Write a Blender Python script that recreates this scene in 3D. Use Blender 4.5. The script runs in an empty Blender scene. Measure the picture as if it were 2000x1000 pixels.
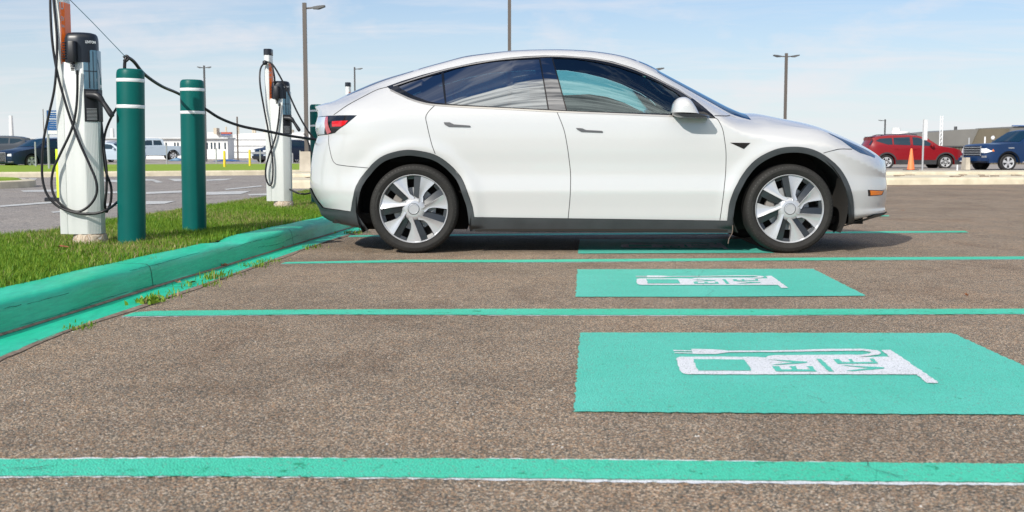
import bpy, bmesh, math, random
import numpy as np
from mathutils import Vector, Matrix
from mathutils.bvhtree import BVHTree
from mathutils.geometry import delaunay_2d_cdt
random.seed(7); RNG = np.random.default_rng(7)
PI = math.pi; R = math.radians
sc = bpy.context.scene; col = sc.collection

# ------------------------------------------------------------------ camera model (2000x1000 reference frame)
F = 2250.0; CH = 0.78; PITCH = math.atan(203 / F)
cp, sp_ = math.cos(PITCH), math.sin(PITCH)
def ray(px, py):
    a = (px - 1000) / F; b = (500 - py) / F
    return Vector((a, cp + b * sp_, -sp_ + b * cp))
def G(px, py, z=0.0):
    d = ray(px, py); t = (z - CH) / d.z
    return Vector((d.x * t, d.y * t, z))
def A(px, py, Y):
    d = ray(px, py); t = Y / d.y
    return Vector((d.x * t, Y, CH + d.z * t))

# ------------------------------------------------------------------ materials
def mat(name, color, rough=0.5, metal=0.0, coat=0.0, spec=0.5, emit=None):
    m = bpy.data.materials.new(name); m.use_nodes = True
    b = m.node_tree.nodes['Principled BSDF']
    b.inputs['Base Color'].default_value = (*color, 1)
    b.inputs['Roughness'].default_value = rough
    b.inputs['Metallic'].default_value = metal
    b.inputs['Coat Weight'].default_value = coat
    b.inputs['Coat Roughness'].default_value = 0.03
    b.inputs['Specular IOR Level'].default_value = spec
    return m
def nd(m, t, **kw):
    n = m.node_tree.nodes.new(t)
    for k, v in kw.items():
        if k in n.inputs.keys(): n.inputs[k].default_value = v
        else: setattr(n, k, v)
    return n
def lk(m, a, b): m.node_tree.links.new(a, b)
def ramp(m, fac, stops, interp='LINEAR'):
    r = m.node_tree.nodes.new('ShaderNodeValToRGB'); r.color_ramp.interpolation = interp
    el = r.color_ramp.elements
    while len(el) < len(stops): el.new(0.5)
    for e, (p, c) in zip(el, stops):
        e.position = p; e.color = (*c, 1) if len(c) == 3 else c
    lk(m, fac, r.inputs[0]); return r.outputs[0]
def mixc(m, fac, a, b, mode='MIX'):
    n = m.node_tree.nodes.new('ShaderNodeMix'); n.data_type = 'RGBA'; n.blend_type = mode
    for s, v in ((n.inputs[0], fac), (n.inputs[6], a), (n.inputs[7], b)):
        if hasattr(v, 'links'): lk(m, v, s)
        elif isinstance(v, (int, float)): s.default_value = v
        else: s.default_value = (*v, 1)
    return n.outputs[2]
def noise(m, scale, detail=4, rough=0.55, vec=None, dist=0.0):
    n = nd(m, 'ShaderNodeTexNoise'); n.inputs['Scale'].default_value = scale
    n.inputs['Detail'].default_value = detail; n.inputs['Roughness'].default_value = rough
    n.inputs['Distortion'].default_value = dist
    if vec is None:
        vec = nd(m, 'ShaderNodeTexCoord').outputs['Object']
    lk(m, vec, n.inputs['Vector']); return n.outputs['Fac']
def bump(m, h, strength, dist=0.01):
    b = nd(m, 'ShaderNodeBump'); b.inputs['Strength'].default_value = strength
    b.inputs['Distance'].default_value = dist
    lk(m, h, b.inputs['Height']); lk(m, b.outputs[0], m.node_tree.nodes['Principled BSDF'].inputs['Normal'])
def setbase(m, s): lk(m, s, m.node_tree.nodes['Principled BSDF'].inputs['Base Color'])
def worn(name, c1, c2, scale, lo=0.35, hi=0.65, rough=0.6, bs=0.0, **kw):
    m = mat(name, c1, rough, **kw)
    f = noise(m, scale)
    setbase(m, ramp(m, f, [(lo, c1), (hi, c2)]))
    if bs: bump(m, noise(m, scale * 6, 5), bs, 0.005)
    return m
def scaled_vec(m, sx, sy, sz):
    v = nd(m, 'ShaderNodeTexCoord').outputs['Object']
    mp = nd(m, 'ShaderNodeMapping'); mp.inputs['Scale'].default_value = (sx, sy, sz)
    lk(m, v, mp.inputs['Vector']); return mp.outputs[0]

M = {}
def asphalt(name, cols, patch, tint=None, agg=205.0):
    m = mat(name, cols[0], 0.85, spec=0.3)
    v = nd(m, 'ShaderNodeTexVoronoi'); v.inputs['Scale'].default_value = agg
    tc = nd(m, 'ShaderNodeTexCoord').outputs['Object']; lk(m, tc, v.inputs['Vector'])
    sep = nd(m, 'ShaderNodeSeparateColor'); lk(m, v.outputs['Color'], sep.inputs[0])
    n = len(cols)
    c = ramp(m, sep.outputs[0], [(i / n, k) for i, k in enumerate(cols)], 'CONSTANT')
    edge = ramp(m, v.outputs['Distance'], [(0.0, (1, 1, 1)), (0.75, (0.82, 0.82, 0.82)), (1.0, (0.55, 0.55, 0.55))])
    c = mixc(m, 1.0, c, edge, 'MULTIPLY')
    fine = ramp(m, noise(m, agg * 2.3, 3, 0.7), [(0.25, (0.48, 0.485, 0.49)), (0.75, (1.30, 1.275, 1.22))])
    c = mixc(m, 1.0, c, fine, 'MULTIPLY')
    big = ramp(m, noise(m, 0.55, 6, 0.62), [(0.3, patch[0]), (0.52, (1, 1, 1)), (0.75, patch[1])])
    c = mixc(m, 1.0, c, big, 'MULTIPLY')
    mid = ramp(m, noise(m, 5.0, 6, 0.7), [(0.25, (0.80, 0.80, 0.81)), (0.7, (1.14, 1.12, 1.09))])
    c = mixc(m, 1.0, c, mid, 'MULTIPLY')
    st = ramp(m, noise(m, 0.9, 5, 0.7, dist=0.6, vec=scaled_vec(m, 1.6, 0.8, 1)), [(0.52, (0, 0, 0)), (0.70, (0.85, 0.85, 0.85))])
    c = mixc(m, st, c, mixc(m, 1.0, c, (0.72, 0.67, 0.64), 'MULTIPLY'))
    setbase(m, c); bump(m, v.outputs['Distance'], 0.55, -0.006)
    return m
M['lot'] = asphalt('lot_asphalt', [(0.29, 0.235, 0.18), (0.48, 0.31, 0.20), (0.105, 0.098, 0.086), (0.39, 0.325, 0.25), (0.52, 0.37, 0.24), (0.22, 0.205, 0.178), (0.76, 0.65, 0.53), (0.14, 0.128, 0.11)], ((0.74, 0.725, 0.715), (1.16, 1.06, 0.97)))
M['street'] = asphalt('street_asphalt', [(0.34, 0.32, 0.31), (0.42, 0.39, 0.37), (0.27, 0.262, 0.26), (0.5, 0.46, 0.43)], ((0.9, 0.9, 0.92), (1.1, 1.08, 1.05)), agg=60)
M['far_lot'] = worn('pale_asphalt', (0.30, 0.27, 0.24), (0.38, 0.34, 0.30), 1.2, rough=0.9)
M['ground'] = worn('dry_ground', (0.24, 0.22, 0.18), (0.30, 0.27, 0.22), 0.08, rough=0.95)

def painted(name, c, c2, chip=0.0, grain=90.0, rough=0.6, green=(0.02, 0.30, 0.16)):
    m = mat(name, c, rough, spec=0.35)
    k = ramp(m, noise(m, 2.2, 5, 0.6), [(0.3, c), (0.7, c2)])
    v = nd(m, 'ShaderNodeTexVoronoi'); v.inputs['Scale'].default_value = 170
    tc = nd(m, 'ShaderNodeTexCoord').outputs['Object']; lk(m, tc, v.inputs['Vector'])
    k = mixc(m, 1.0, k, ramp(m, noise(m, grain, 4, 0.75), [(0.3, (0.86, 0.86, 0.86)), (0.7, (1.12, 1.12, 1.12))]), 'MULTIPLY')
    k = mixc(m, 1.0, k, ramp(m, v.outputs['Distance'], [(0.0, (1.06, 1.06, 1.06)), (0.55, (0.98, 0.98, 0.98)), (1.0, (0.70, 0.74, 0.73))]), 'MULTIPLY')
    sp = nd(m, 'ShaderNodeSeparateColor'); lk(m, v.outputs['Color'], sp.inputs[0])
    k = mixc(m, ramp(m, sp.outputs[1], [(0.0, (0, 0, 0)), (0.955, (0.6, 0.6, 0.6))], 'CONSTANT'), k, (0.20, 0.28, 0.23))
    if chip:
        w = ramp(m, noise(m, 14, 8, 0.82, dist=0.4), [(1 - chip - 0.30, (0, 0, 0)), (1 - chip - 0.29, (1, 1, 1))], 'CONSTANT')
        k = mixc(m, w, k, green)
        w2 = ramp(m, noise(m, 22, 8, 0.85), [(1 - chip - 0.26, (0, 0, 0)), (1 - chip - 0.255, (1, 1, 1))], 'CONSTANT')
        k = mixc(m, w2, k, (0.12, 0.10, 0.085))
    setbase(m, k); bump(m, v.outputs['Distance'], 0.6, -0.005)
    return m
TEAL = (0.06, 0.58, 0.37); TEAL2 = (0.085, 0.64, 0.45)
M['teal'] = painted('teal_paint', TEAL, TEAL2, chip=0.115)
M['tealpad'] = painted('teal_pad_paint', (0.085, 0.55, 0.42), (0.12, 0.61, 0.49), chip=0.075)
M['whitepaint'] = painted('white_ground_paint', (0.74, 0.76, 0.80), (0.82, 0.84, 0.88), chip=0.012, green=(0.3, 0.5, 0.45))
M['roadwhite'] = painted('road_white_paint', (0.52, 0.52, 0.51), (0.68, 0.68, 0.67), chip=0.03, green=(0.35, 0.35, 0.34))

def kerbmat():
    m = mat('teal_kerb_paint', TEAL, 0.42, spec=0.45)
    k = ramp(m, noise(m, 1.6, 5, 0.6), [(0.3, (0.005, 0.54, 0.30)), (0.7, (0.030, 0.62, 0.40))])
    st = ramp(m, noise(m, 7, 6, 0.7, vec=scaled_vec(m, 4, 1, 14)), [(0.35, (0.80, 0.82, 0.82)), (0.7, (1.12, 1.12, 1.12))])
    k = mixc(m, 1.0, k, st, 'MULTIPLY')
    w = ramp(m, noise(m, 9, 8, 0.8), [(0.64, (0, 0, 0)), (0.65, (1, 1, 1))], 'CONSTANT')
    k = mixc(m, w, k, (0.006, 0.22, 0.13))
    setbase(m, k); bump(m, noise(m, 30, 6, 0.7, vec=scaled_vec(m, 2, 1, 5)), 0.35, 0.006)
    return m
M['kerb_teal'] = kerbmat()
M['concrete'] = worn('tan_concrete', (0.55, 0.49, 0.36), (0.70, 0.63, 0.48), 3.0, rough=0.9, bs=0.2)
M['concrete_base'] = worn('pale_concrete', (0.45, 0.40, 0.32), (0.60, 0.54, 0.44), 2.0, rough=0.9, bs=0.2)
M['dirt'] = worn('gutter_dirt', (0.17, 0.13, 0.10), (0.32, 0.25, 0.19), 30, rough=0.95, bs=0.5)
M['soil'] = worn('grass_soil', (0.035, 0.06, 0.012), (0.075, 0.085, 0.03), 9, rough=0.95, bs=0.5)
M['fargrass'] = worn('far_grass', (0.20, 0.31, 0.010), (0.25, 0.37, 0.015), 6, rough=0.9, bs=0.4)
M['crack'] = mat('dark_crack', (0.035, 0.03, 0.028), 0.95)  # dark colour of the pavement cracks and kerb joints
M['green_bollard'] = worn('dark_green_plastic', (0.0005, 0.095, 0.084), (0.0006, 0.108, 0.096), 3, rough=0.42, spec=0.22)
M['band'] = mat('white_reflective_band', (0.75, 0.76, 0.78), 0.4)
def blades_mat():
    m = mat('grass_blades', (0.08, 0.2, 0.02), 0.55, spec=0.3)
    a = nd(m, 'ShaderNodeAttribute', attribute_name='col'); setbase(m, a.outputs['Color'])
    b = m.node_tree.nodes['Principled BSDF']
    tr = nd(m, 'ShaderNodeBsdfTranslucent'); lk(m, a.outputs['Color'], tr.inputs[0])
    mx = nd(m, 'ShaderNodeMixShader'); mx.inputs[0].default_value = 0.35
    lk(m, b.outputs[0], mx.inputs[1]); lk(m, tr.outputs[0], mx.inputs[2])
    lk(m, mx.outputs[0], m.node_tree.nodes['Material Output'].inputs[0])
    return m
M['blades'] = blades_mat()
def fluted():
    m = mat('fluted_white_aluminium', (0.72, 0.74, 0.70), 0.35, metal=0.15, spec=0.5)
    v = nd(m, 'ShaderNodeTexCoord').outputs['Object']
    w = nd(m, 'ShaderNodeTexWave', wave_type='BANDS', bands_direction='X'); w.inputs['Scale'].default_value = 38
    lk(m, v, w.inputs['Vector'])
    w2 = nd(m, 'ShaderNodeTexWave', wave_type='BANDS', bands_direction='Y'); w2.inputs['Scale'].default_value = 38
    lk(m, v, w2.inputs['Vector'])
    mm = nd(m, 'ShaderNodeMath', operation='MULTIPLY'); lk(m, w.outputs['Fac'], mm.inputs[0]); lk(m, w2.outputs['Fac'], mm.inputs[1])
    bump(m, w.outputs['Fac'], 0.35, 0.002)
    setbase(m, ramp(m, noise(m, 1.5, 4, vec=scaled_vec(m, 8, 8, 0.6)), [(0.3, (0.66, 0.69, 0.67)), (0.7, (0.76, 0.78, 0.76))]))
    return m
M['fluted'] = fluted()
M['black'] = mat('black_plastic', (0.012, 0.013, 0.017), 0.42)
M['headblack'] = mat('navy_black_plastic', (0.012, 0.017, 0.026), 0.35)
M['cable'] = mat('black_cable_rubber', (0.010, 0.010, 0.012), 0.38)
M['wire'] = mat('teal_steel_wire', (0.02, 0.09, 0.12), 0.5)
M['orange'] = mat('orange_panel', (0.95, 0.17, 0.015), 0.4)
M['hivis'] = mat('yellow_green_plastic', (0.62, 0.85, 0.03), 0.5)
M['screen'] = mat('blue_tinted_cover', (0.10, 0.20, 0.28), 0.12, coat=0.4)
M['ltext'] = mat('white_lettering', (0.8, 0.82, 0.85), 0.5)
M['logo'] = mat('grey_logo_film', (0.42, 0.50, 0.55), 0.4)
M['steel'] = mat('galvanised_steel', (0.42, 0.43, 0.44), 0.5, metal=0.4)
M['bronze'] = mat('bronze_pole_paint', (0.105, 0.090, 0.078), 0.45)
M['darkpole'] = mat('dark_pole', (0.06, 0.062, 0.065), 0.6)
M['wood'] = mat('weathered_pole_wood', (0.13, 0.10, 0.08), 0.9)
M['yellow'] = worn('yellow_post_paint', (0.72, 0.55, 0.02), (0.62, 0.46, 0.02), 4)
M['cone'] = mat('orange_cone_plastic', (0.95, 0.24, 0.08), 0.5)
M['signblue'] = mat('blue_sign_face', (0.02, 0.10, 0.30), 0.4)
M['white'] = mat('white_signpaint', (0.78, 0.79, 0.8), 0.5)
M['wallwhite'] = worn('white_cladding', (0.70, 0.70, 0.69), (0.80, 0.80, 0.79), 0.5, rough=0.7)
M['wallgrey'] = worn('pale_grey_cladding', (0.55, 0.57, 0.58), (0.66, 0.67, 0.68), 0.5, rough=0.7)
M['wallbrown'] = worn('brown_cladding', (0.115, 0.100, 0.070), (0.155, 0.132, 0.095), 0.3, rough=0.8)
M['roofgrey'] = worn('grey_metal_roof', (0.16, 0.155, 0.145), (0.20, 0.195, 0.18), 0.3, rough=0.6)
M['beige'] = worn('beige_tank_paint', (0.52, 0.45, 0.34), (0.62, 0.55, 0.44), 0.4, rough=0.8)
M['rustred'] = mat('red_oxide', (0.42, 0.10, 0.07), 0.7)
M['tarp'] = worn('blue_tarp', (0.08, 0.22, 0.40), (0.3, 0.45, 0.55), 2.0)
M['darkglass'] = mat('dark_window_glass', (0.006, 0.028, 0.05), 0.08, spec=0.4)
M['leaf'] = worn('dead_leaf', (0.20, 0.06, 0.02), (0.32, 0.14, 0.05), 30)
M['stone'] = mat('pale_stone_chip', (0.55, 0.53, 0.5), 0.9)

# ------------------------------------------------------------------ object helpers
def tag(o, label=None, cat=None, group=None, kind=None):
    for k, v in (('label', label), ('category', cat), ('group', group), ('kind', kind)):
        if v: o[k] = v
    return o
def empty(name, loc, label=None, cat=None, group=None, rz=0.0):
    o = bpy.data.objects.new(name, None); col.objects.link(o)
    o.location = loc; o.rotation_euler = (0, 0, rz); o.empty_display_size = 0.2
    return tag(o, label, cat, group)
class MB:
    def __init__(s): s.v = []; s.f = []
    def add(s, vs, fs):
        b = len(s.v); s.v += [tuple(p) for p in vs]; s.f += [tuple(b + i for i in f) for f in fs]; return s
    def box(s, c, d, rot=0.0, taper=1.0):
        x, y, z = d[0] / 2, d[1] / 2, d[2] / 2; cr, sr = math.cos(rot), math.sin(rot); vs = []
        for k in (-1, 1):
            tp = taper if k > 0 else 1.0
            for (i, j) in ((-1, -1), (1, -1), (1, 1), (-1, 1)):
                a, b = i * x * tp, j * y * tp
                vs.append((c[0] + a * cr - b * sr, c[1] + a * sr + b * cr, c[2] + k * z))
        return s.add(vs, [(3, 2, 1, 0), (4, 5, 6, 7), (0, 1, 5, 4), (1, 2, 6, 5), (2, 3, 7, 6), (3, 0, 4, 7)])
    def tube(s, pts, r, n=10, caps=True, rs=None):
        pts = [Vector(p) for p in pts]; vs = []; up = None
        for i, p in enumerate(pts):
            t = (pts[min(i + 1, len(pts) - 1)] - pts[max(i - 1, 0)]).normalized()
            if up is None:
                a = Vector((0, 0, 1)) if abs(t.z) < 0.9 else Vector((1, 0, 0)); up = t.cross(a).normalized()
            up = (up - t * up.dot(t)).normalized(); w = t.cross(up)
            rr = rs[i] if rs else r
            vs += [p + (up * math.cos(2 * PI * k / n) + w * math.sin(2 * PI * k / n)) * rr for k in range(n)]
        fs = [(i * n + k, i * n + (k + 1) % n, (i + 1) * n + (k + 1) % n, (i + 1) * n + k) for i in range(len(pts) - 1) for k in range(n)]
        if caps: fs += [tuple(reversed(range(n))), tuple(range((len(pts) - 1) * n, len(pts) * n))]
        return s.add(vs, fs)
    def lathe(s, prof, n=32, axis='z', c=(0, 0, 0), cap=True, closed=False):
        vs = []
        for (r, h) in prof:
            for k in range(n):
                a = 2 * PI * k / n; x, y = r * math.cos(a), r * math.sin(a)
                p = (x, y, h) if axis == 'z' else (x, h, y)
                vs.append((p[0] + c[0], p[1] + c[1], p[2] + c[2]))
        m = len(prof); fs = []
        for i in range(m if closed else m - 1):
            j = (i + 1) % m
            for k in range(n):
                q = (i * n + k, i * n + (k + 1) % n, j * n + (k + 1) % n, j * n + k)
                fs.append(q if axis == 'z' else q[::-1])
        if cap and not closed:
            fs.append(tuple(reversed(range(n)))); fs.append(tuple(range((m - 1) * n, m * n)))
        return s.add(vs, fs)
    def prism(s, poly, z0, z1, inset=0.0):
        n = len(poly); cx = sum(p[0] for p in poly) / n; cy = sum(p[1] for p in poly) / n
        def ring(z, k): return [(cx + (x - cx) * k, cy + (y - cy) * k, z) for x, y in poly]
        rings = [ring(z0, 1), ring(z1, 1)] if not inset else [ring(z0, 1 - inset), ring(z0 + 0.006, 1), ring(z1 - 0.006, 1), ring(z1, 1 - inset)]
        vs = [p for r in rings for p in r]; m = len(rings)
        fs = [(i * n + k, i * n + (k + 1) % n, (i + 1) * n + (k + 1) % n, (i + 1) * n + k) for i in range(m - 1) for k in range(n)]
        fs += [tuple(reversed(range(n))), tuple(range((m - 1) * n, m * n))]
        return s.add(vs, fs)
    def sheet(s, poly, z):   # flat n-gon facing up
        vs = [(p[0], p[1], z) for p in poly]
        ar = sum(vs[i][0] * vs[(i + 1) % len(vs)][1] - vs[(i + 1) % len(vs)][0] * vs[i][1] for i in range(len(vs)))
        f = tuple(range(len(vs)));  return s.add(vs, [f if ar > 0 else f[::-1]])
    def build(s, name, m, parent=None, smooth=None, loc=None):
        me = bpy.data.meshes.new(name); vs = s.v
        if loc is not None: vs = [(p[0] - loc[0], p[1] - loc[1], p[2] - loc[2]) for p in vs]
        me.from_pydata(vs, [], s.f); me.materials.append(M[m] if isinstance(m, str) else m)
        if smooth is not None:
            me.polygons.foreach_set('use_smooth', [True] * len(me.polygons)); me.set_sharp_from_angle(angle=R(smooth))
        me.update(); o = bpy.data.objects.new(name, me); col.objects.link(o)
        if parent: o.parent = parent
        elif loc is not None: o.location = loc
        return o
def copy_tree(o, parent=None):
    c = o.copy(); col.objects.link(c); c.parent = parent
    for ch in [x for x in col.objects if x.parent == o]: copy_tree(ch, c)
    return c
def smooth_path(pts, k=6):
    P = [Vector(p) for p in pts]; out = []
    for i in range(len(P) - 1):
        p0, p1, p2, p3 = P[max(i - 1, 0)], P[i], P[i + 1], P[min(i + 2, len(P) - 1)]
        for j in range(k):
            t = j / k; out.append(0.5 * ((2 * p1) + (p2 - p0) * t + (2 * p0 - 5 * p1 + 4 * p2 - p3) * t * t + (3 * p1 - p0 - 3 * p2 + p3) * t ** 3))
    out.append(P[-1]); return out
def text_tris(s, size, extrude=0.0, font_bold=False, offset=0.0):
    cu = bpy.data.curves.new('t', 'FONT'); cu.body = s; cu.size = size; cu.extrude = extrude; cu.align_x = 'CENTER'; cu.align_y = 'CENTER'; cu.offset = offset
    o = bpy.data.objects.new('t', cu); col.objects.link(o)
    me = o.to_mesh(); vs = [v.co.copy() for v in me.vertices]; fs = [tuple(p.vertices) for p in me.polygons]
    o.to_mesh_clear(); bpy.data.objects.remove(o); bpy.data.curves.remove(cu)
    return vs, fs

# ------------------------------------------------------------------ camera, sun, sky
cam = bpy.data.cameras.new('camera'); co = bpy.data.objects.new('camera', cam); col.objects.link(co)
co.location = (0, 0, CH); co.rotation_euler = (PI / 2 - PITCH, 0, 0)
cam.sensor_width = 36; cam.lens = 36 * F / 2000; cam.clip_end = 3000; cam.clip_start = 0.05
cam.dof.use_dof = True; cam.dof.focus_distance = 8.4; cam.dof.aperture_fstop = 7.0
sc.camera = co
SUN = Vector((-0.48, -0.80, 0.58)).normalized()
sl = bpy.data.lights.new('sun', 'SUN'); sl.energy = 4.3; sl.angle = R(0.5); sl.color = (1.0, 0.95, 0.865)
so = bpy.data.objects.new('sun', sl); col.objects.link(so); so.rotation_euler = SUN.to_track_quat('Z', 'Y').to_euler()
W = bpy.data.worlds.new('World'); sc.world = W; W.use_nodes = True; nt = W.node_tree
nt.nodes.clear(); sky = nt.nodes.new('ShaderNodeTexSky'); sky.sky_type = 'NISHITA'; sky.sun_disc = False
sky.sun_elevation = math.asin(SUN.z); sky.sun_rotation = math.atan2(SUN.x, SUN.y)
sky.air_density = 1.1; sky.dust_density = 0.3; sky.ozone_density = 2.5
class WM: node_tree = nt
wm = WM()
tcg = nt.nodes.new('ShaderNodeTexCoord').outputs['Generated']
sx = nt.nodes.new('ShaderNodeSeparateXYZ'); nt.links.new(tcg, sx.inputs[0])
def mth(op, a, b=None, clamp=False):
    n = nt.nodes.new('ShaderNodeMath'); n.operation = op; n.use_clamp = clamp
    for i, v in enumerate((a, b)):
        if v is None: continue
        if hasattr(v, 'links'): nt.links.new(v, n.inputs[i])
        else: n.inputs[i].default_value = v
    return n.outputs[0]
zz = mth('ADD', mth('MAXIMUM', sx.outputs[2], 0.0), 0.10)
cv = nt.nodes.new('ShaderNodeCombineXYZ')
nt.links.new(mth('DIVIDE', sx.outputs[0], zz), cv.inputs[0]); nt.links.new(mth('DIVIDE', sx.outputs[1], zz), cv.inputs[1])
def wn(scale, detail, rough, sc3, loc=(0, 0, 0), dist=0.0):
    mp = nt.nodes.new('ShaderNodeMapping'); mp.inputs['Scale'].default_value = sc3; mp.inputs['Location'].default_value = loc
    nt.links.new(cv.outputs[0], mp.inputs[0])
    n = nt.nodes.new('ShaderNodeTexNoise'); n.inputs['Scale'].default_value = scale; n.inputs['Detail'].default_value = detail
    n.inputs['Roughness'].default_value = rough; n.inputs['Distortion'].default_value = dist
    nt.links.new(mp.outputs[0], n.inputs['Vector']); return n.outputs['Fac']
wisp = mth('MULTIPLY', mth('SUBTRACT', wn(0.9, 9, 0.62, (0.7, 1.9, 1), (3.1, 1.7, 0), 0.8), 0.46, True), 3.0, True)
puff = mth('MULTIPLY', mth('SUBTRACT', mth('ADD', wn(8.0, 10, 0.60, (0.8, 1.5, 1), (8.2, 4.4, 0), 0.5), mth('MULTIPLY', mth('MULTIPLY', mth('SUBTRACT', 0.968, sx.outputs[2]), 16.0, True), 0.50)), 0.62, True), 9.0, True)
back = mth('MULTIPLY', mth('SUBTRACT', -0.05, sx.outputs[1]), 5.0, True)       # cloud bank behind the camera
lowb = 1.0
puff = mth('MULTIPLY', mth('MULTIPLY', mth('MULTIPLY', puff, back), lowb), mth('MULTIPLY', mth('SUBTRACT', sx.outputs[2], 0.48), 8.0, True))
hz = mth('POWER', mth('SUBTRACT', 1.0, mth('MULTIPLY', mth('MAXIMUM', sx.outputs[2], 0.0), 3.6, True), True), 1.7)   # pale band near the horizon
hz = mth('MULTIPLY', hz, 0.92)
c0 = mixc(wm, hz, mixc(wm, 1.0, sky.outputs[0], (0.60, 0.82, 1.08), 'MULTIPLY'), (8.1, 8.5, 8.8))
c1 = mixc(wm, mth('MULTIPLY', wisp, 0.75), c0, (8.3, 8.1, 8.4))
mpf = nt.nodes.new('ShaderNodeMapping'); mpf.inputs['Scale'].default_value = (1, 1, 2.3); mpf.inputs['Location'].default_value = (2.15, .4, 0); nt.links.new(tcg, mpf.inputs[0])
npf = nt.nodes.new('ShaderNodeTexNoise'); npf.inputs['Scale'].default_value = 6.5; npf.inputs['Detail'].default_value = 9; npf.inputs['Roughness'].default_value = 0.58; nt.links.new(mpf.outputs[0], npf.inputs['Vector'])
c1 = mixc(wm, mth('MULTIPLY', mth('MULTIPLY', mth('SUBTRACT', npf.outputs['Fac'], 0.53, True), 6.0, True), 0.62), c1, (8.5, 8.1, 8.3))
shade = ramp(wm, wn(13.0, 8, 0.62, (0.7, 1.8, 1), (1, 9, 0)), [(0.36, (5.0, 5.0, 4.9)), (0.58, (18.0, 17.1, 15.6))])
c2 = mixc(wm, puff, c1, shade)
bg = nt.nodes.new('ShaderNodeBackground'); nt.links.new(c2, bg.inputs[0]); bg.inputs[1].default_value = 0.105
nt.links.new(bg.outputs[0], nt.nodes.new('ShaderNodeOutputWorld').inputs[0])
sc.view_settings.view_transform = 'Standard'; sc.view_settings.look = 'None'; sc.view_settings.exposure = 0.0; sc.view_settings.gamma = 1.0
sc.cycles.max_bounces = 10; sc.cycles.transparent_max_bounces = 16
try: sc.cycles.use_denoising = True
except Exception: pass
# ------------------------------------------------------------------ ground sheets
def struct(o): o['kind'] = 'structure'; return o
def catm(pts, ys):   # interpolate x(y) through (y, x) points, linear beyond the ends
    p = sorted((q.y, q.x) for q in pts); yy = [a for a, b in p]; xx = [b for a, b in p]; out = []
    for y in ys:
        if y < yy[0]: out.append(xx[0] + (y - yy[0]) * (xx[2] - xx[0]) / (yy[2] - yy[0]))
        elif y > yy[-1]: out.append(xx[-1] + (y - yy[-1]) * (xx[-1] - xx[0]) / (yy[-1] - yy[0]))
        else: out.append(float(np.interp(y, yy, xx)))
    return out
KB = [G(0, 563, .14), G(144, 529.6, .14), G(288, 498.6, .14), G(384, 478, .14), G(480, 453.5, .14), G(600, 429.4, .14)]
KF = [G(0, 653, .012), G(96, 624, .012), G(192, 593.6, .012), G(301, 559, .012), G(384, 535, .012), G(480, 506, .012), G(600, 470, .012)]
KG = [G(0, 704), G(64, 672), G(144, 643), G(240, 611), G(320, 584), G(400, 557), G(480, 528), G(600, 485), G(722, 446)]
ys = np.arange(0.6, 30, 0.12)
def smo(a): 
    a = np.array(a); k = np.ones(7) / 7; p = np.concatenate([a[:3], a, a[-3:]]); r = np.convolve(p, k, 'valid'); r[:3] = a[:3]; r[-3:] = a[-3:]; return r
kb, kf, kg = smo(catm(KB, ys)), smo(catm(KF, ys)), smo(catm(KG, ys))
me = MB().sheet([(-1500, -300), (1500, -300), (1500, 2500), (-1500, 2500)], -0.04); struct(me.build('ground', 'ground'))
lot = MB(); n = len(ys)
lot.add([(x, y, 0) for x, y in zip(kg, ys)] + [(60, y, 0) for y in ys], [(i, n + i, n + i + 1, i + 1) for i in range(n - 1)])
lot.add([(-60, -25, -.001), (60, -25, -.001), (60, ys[0], 0), (-60, ys[0], 0)], [(0, 1, 2, 3)])
struct(lot.build('parking_lot', 'lot'))
ROADE = [G(0, 465.7, .09), G(118, 453, .09), G(229, 431.6, .09), G(356, 413, .09), G(521, 388, .09), G(607, 374, .09)]
re_ = smo(catm(ROADE, ys))
struct(MB().sheet([(-90, ys[0]), (60, ys[0]), (60, 48), (-90, 48)], -0.012).build('street', 'street'))
# kerb: rounded concrete profile painted teal + gutter pan
prof = []
def ring(i):
    b, f, g = kb[i], kf[i], kg[i]; w = f - b
    return [(b - .02, -.02), (b, .135), (b + .012, .143), (b + w * .45, .146), (b + w * .74, .144), (b + w * .85, .139), (b + w * .92, .124), (b + w * .955, .092), (b + w * .985, .03), (f, .012), (f + .012, .010),
            (f + (g - f) * .5, .009), (g - .01, .010), (g, .007), (g + .001, -.03)]
K = MB(); m = 15
vs = []
for i, y in enumerate(ys):
    for j, (x, z) in enumerate(ring(i)):
        jit = 0.0025 * math.sin(y * 7 + j) + random.uniform(-.0008, .0008) if 1 < j < 10 else (random.uniform(-.004, .004) if j in (12, 13) else 0)
        vs.append((x + jit * (j > 2), y, z + (jit * .6 if j < 11 else 0)))
# chip in the kerb crest and gap joints
cx_, cy_ = G(455, 470, .14).x, G(455, 470, .14).y
vs = [(x, y, z - .03 * math.exp(-((y - cy_) / .16) ** 2) * (z > .12) * max(0, math.sin(x * 40) * .5 + .6)) if z > .11 else (x, y, z) for (x, y, z) in vs]
jy = [G(301, 530, .1).y]; jy += [jy[0] - 3.0, jy[0] + 3, jy[0] + 6, jy[0] + 9, jy[0] + 12]
fs = []; 
for i in range(n - 1):
    for j in range(m - 1): fs.append((i * m + j, (i + 1) * m + j, (i + 1) * m + j + 1, i * m + j + 1))
fs = [f[::-1] for f in fs]
K.add(vs, fs); o = K.build('kerb', 'kerb_teal', smooth=50); struct(o)
def interp_ring(y, j, dz=0.0, up=0.0):
    i = int(np.clip((y - ys[0]) / .12, 0, n - 2)); t = (y - ys[i]) / .12
    a, b = Vector((vs[i * m + j])), Vector((vs[(i + 1) * m + j])); return a.lerp(b, t)
J = MB()
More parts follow.
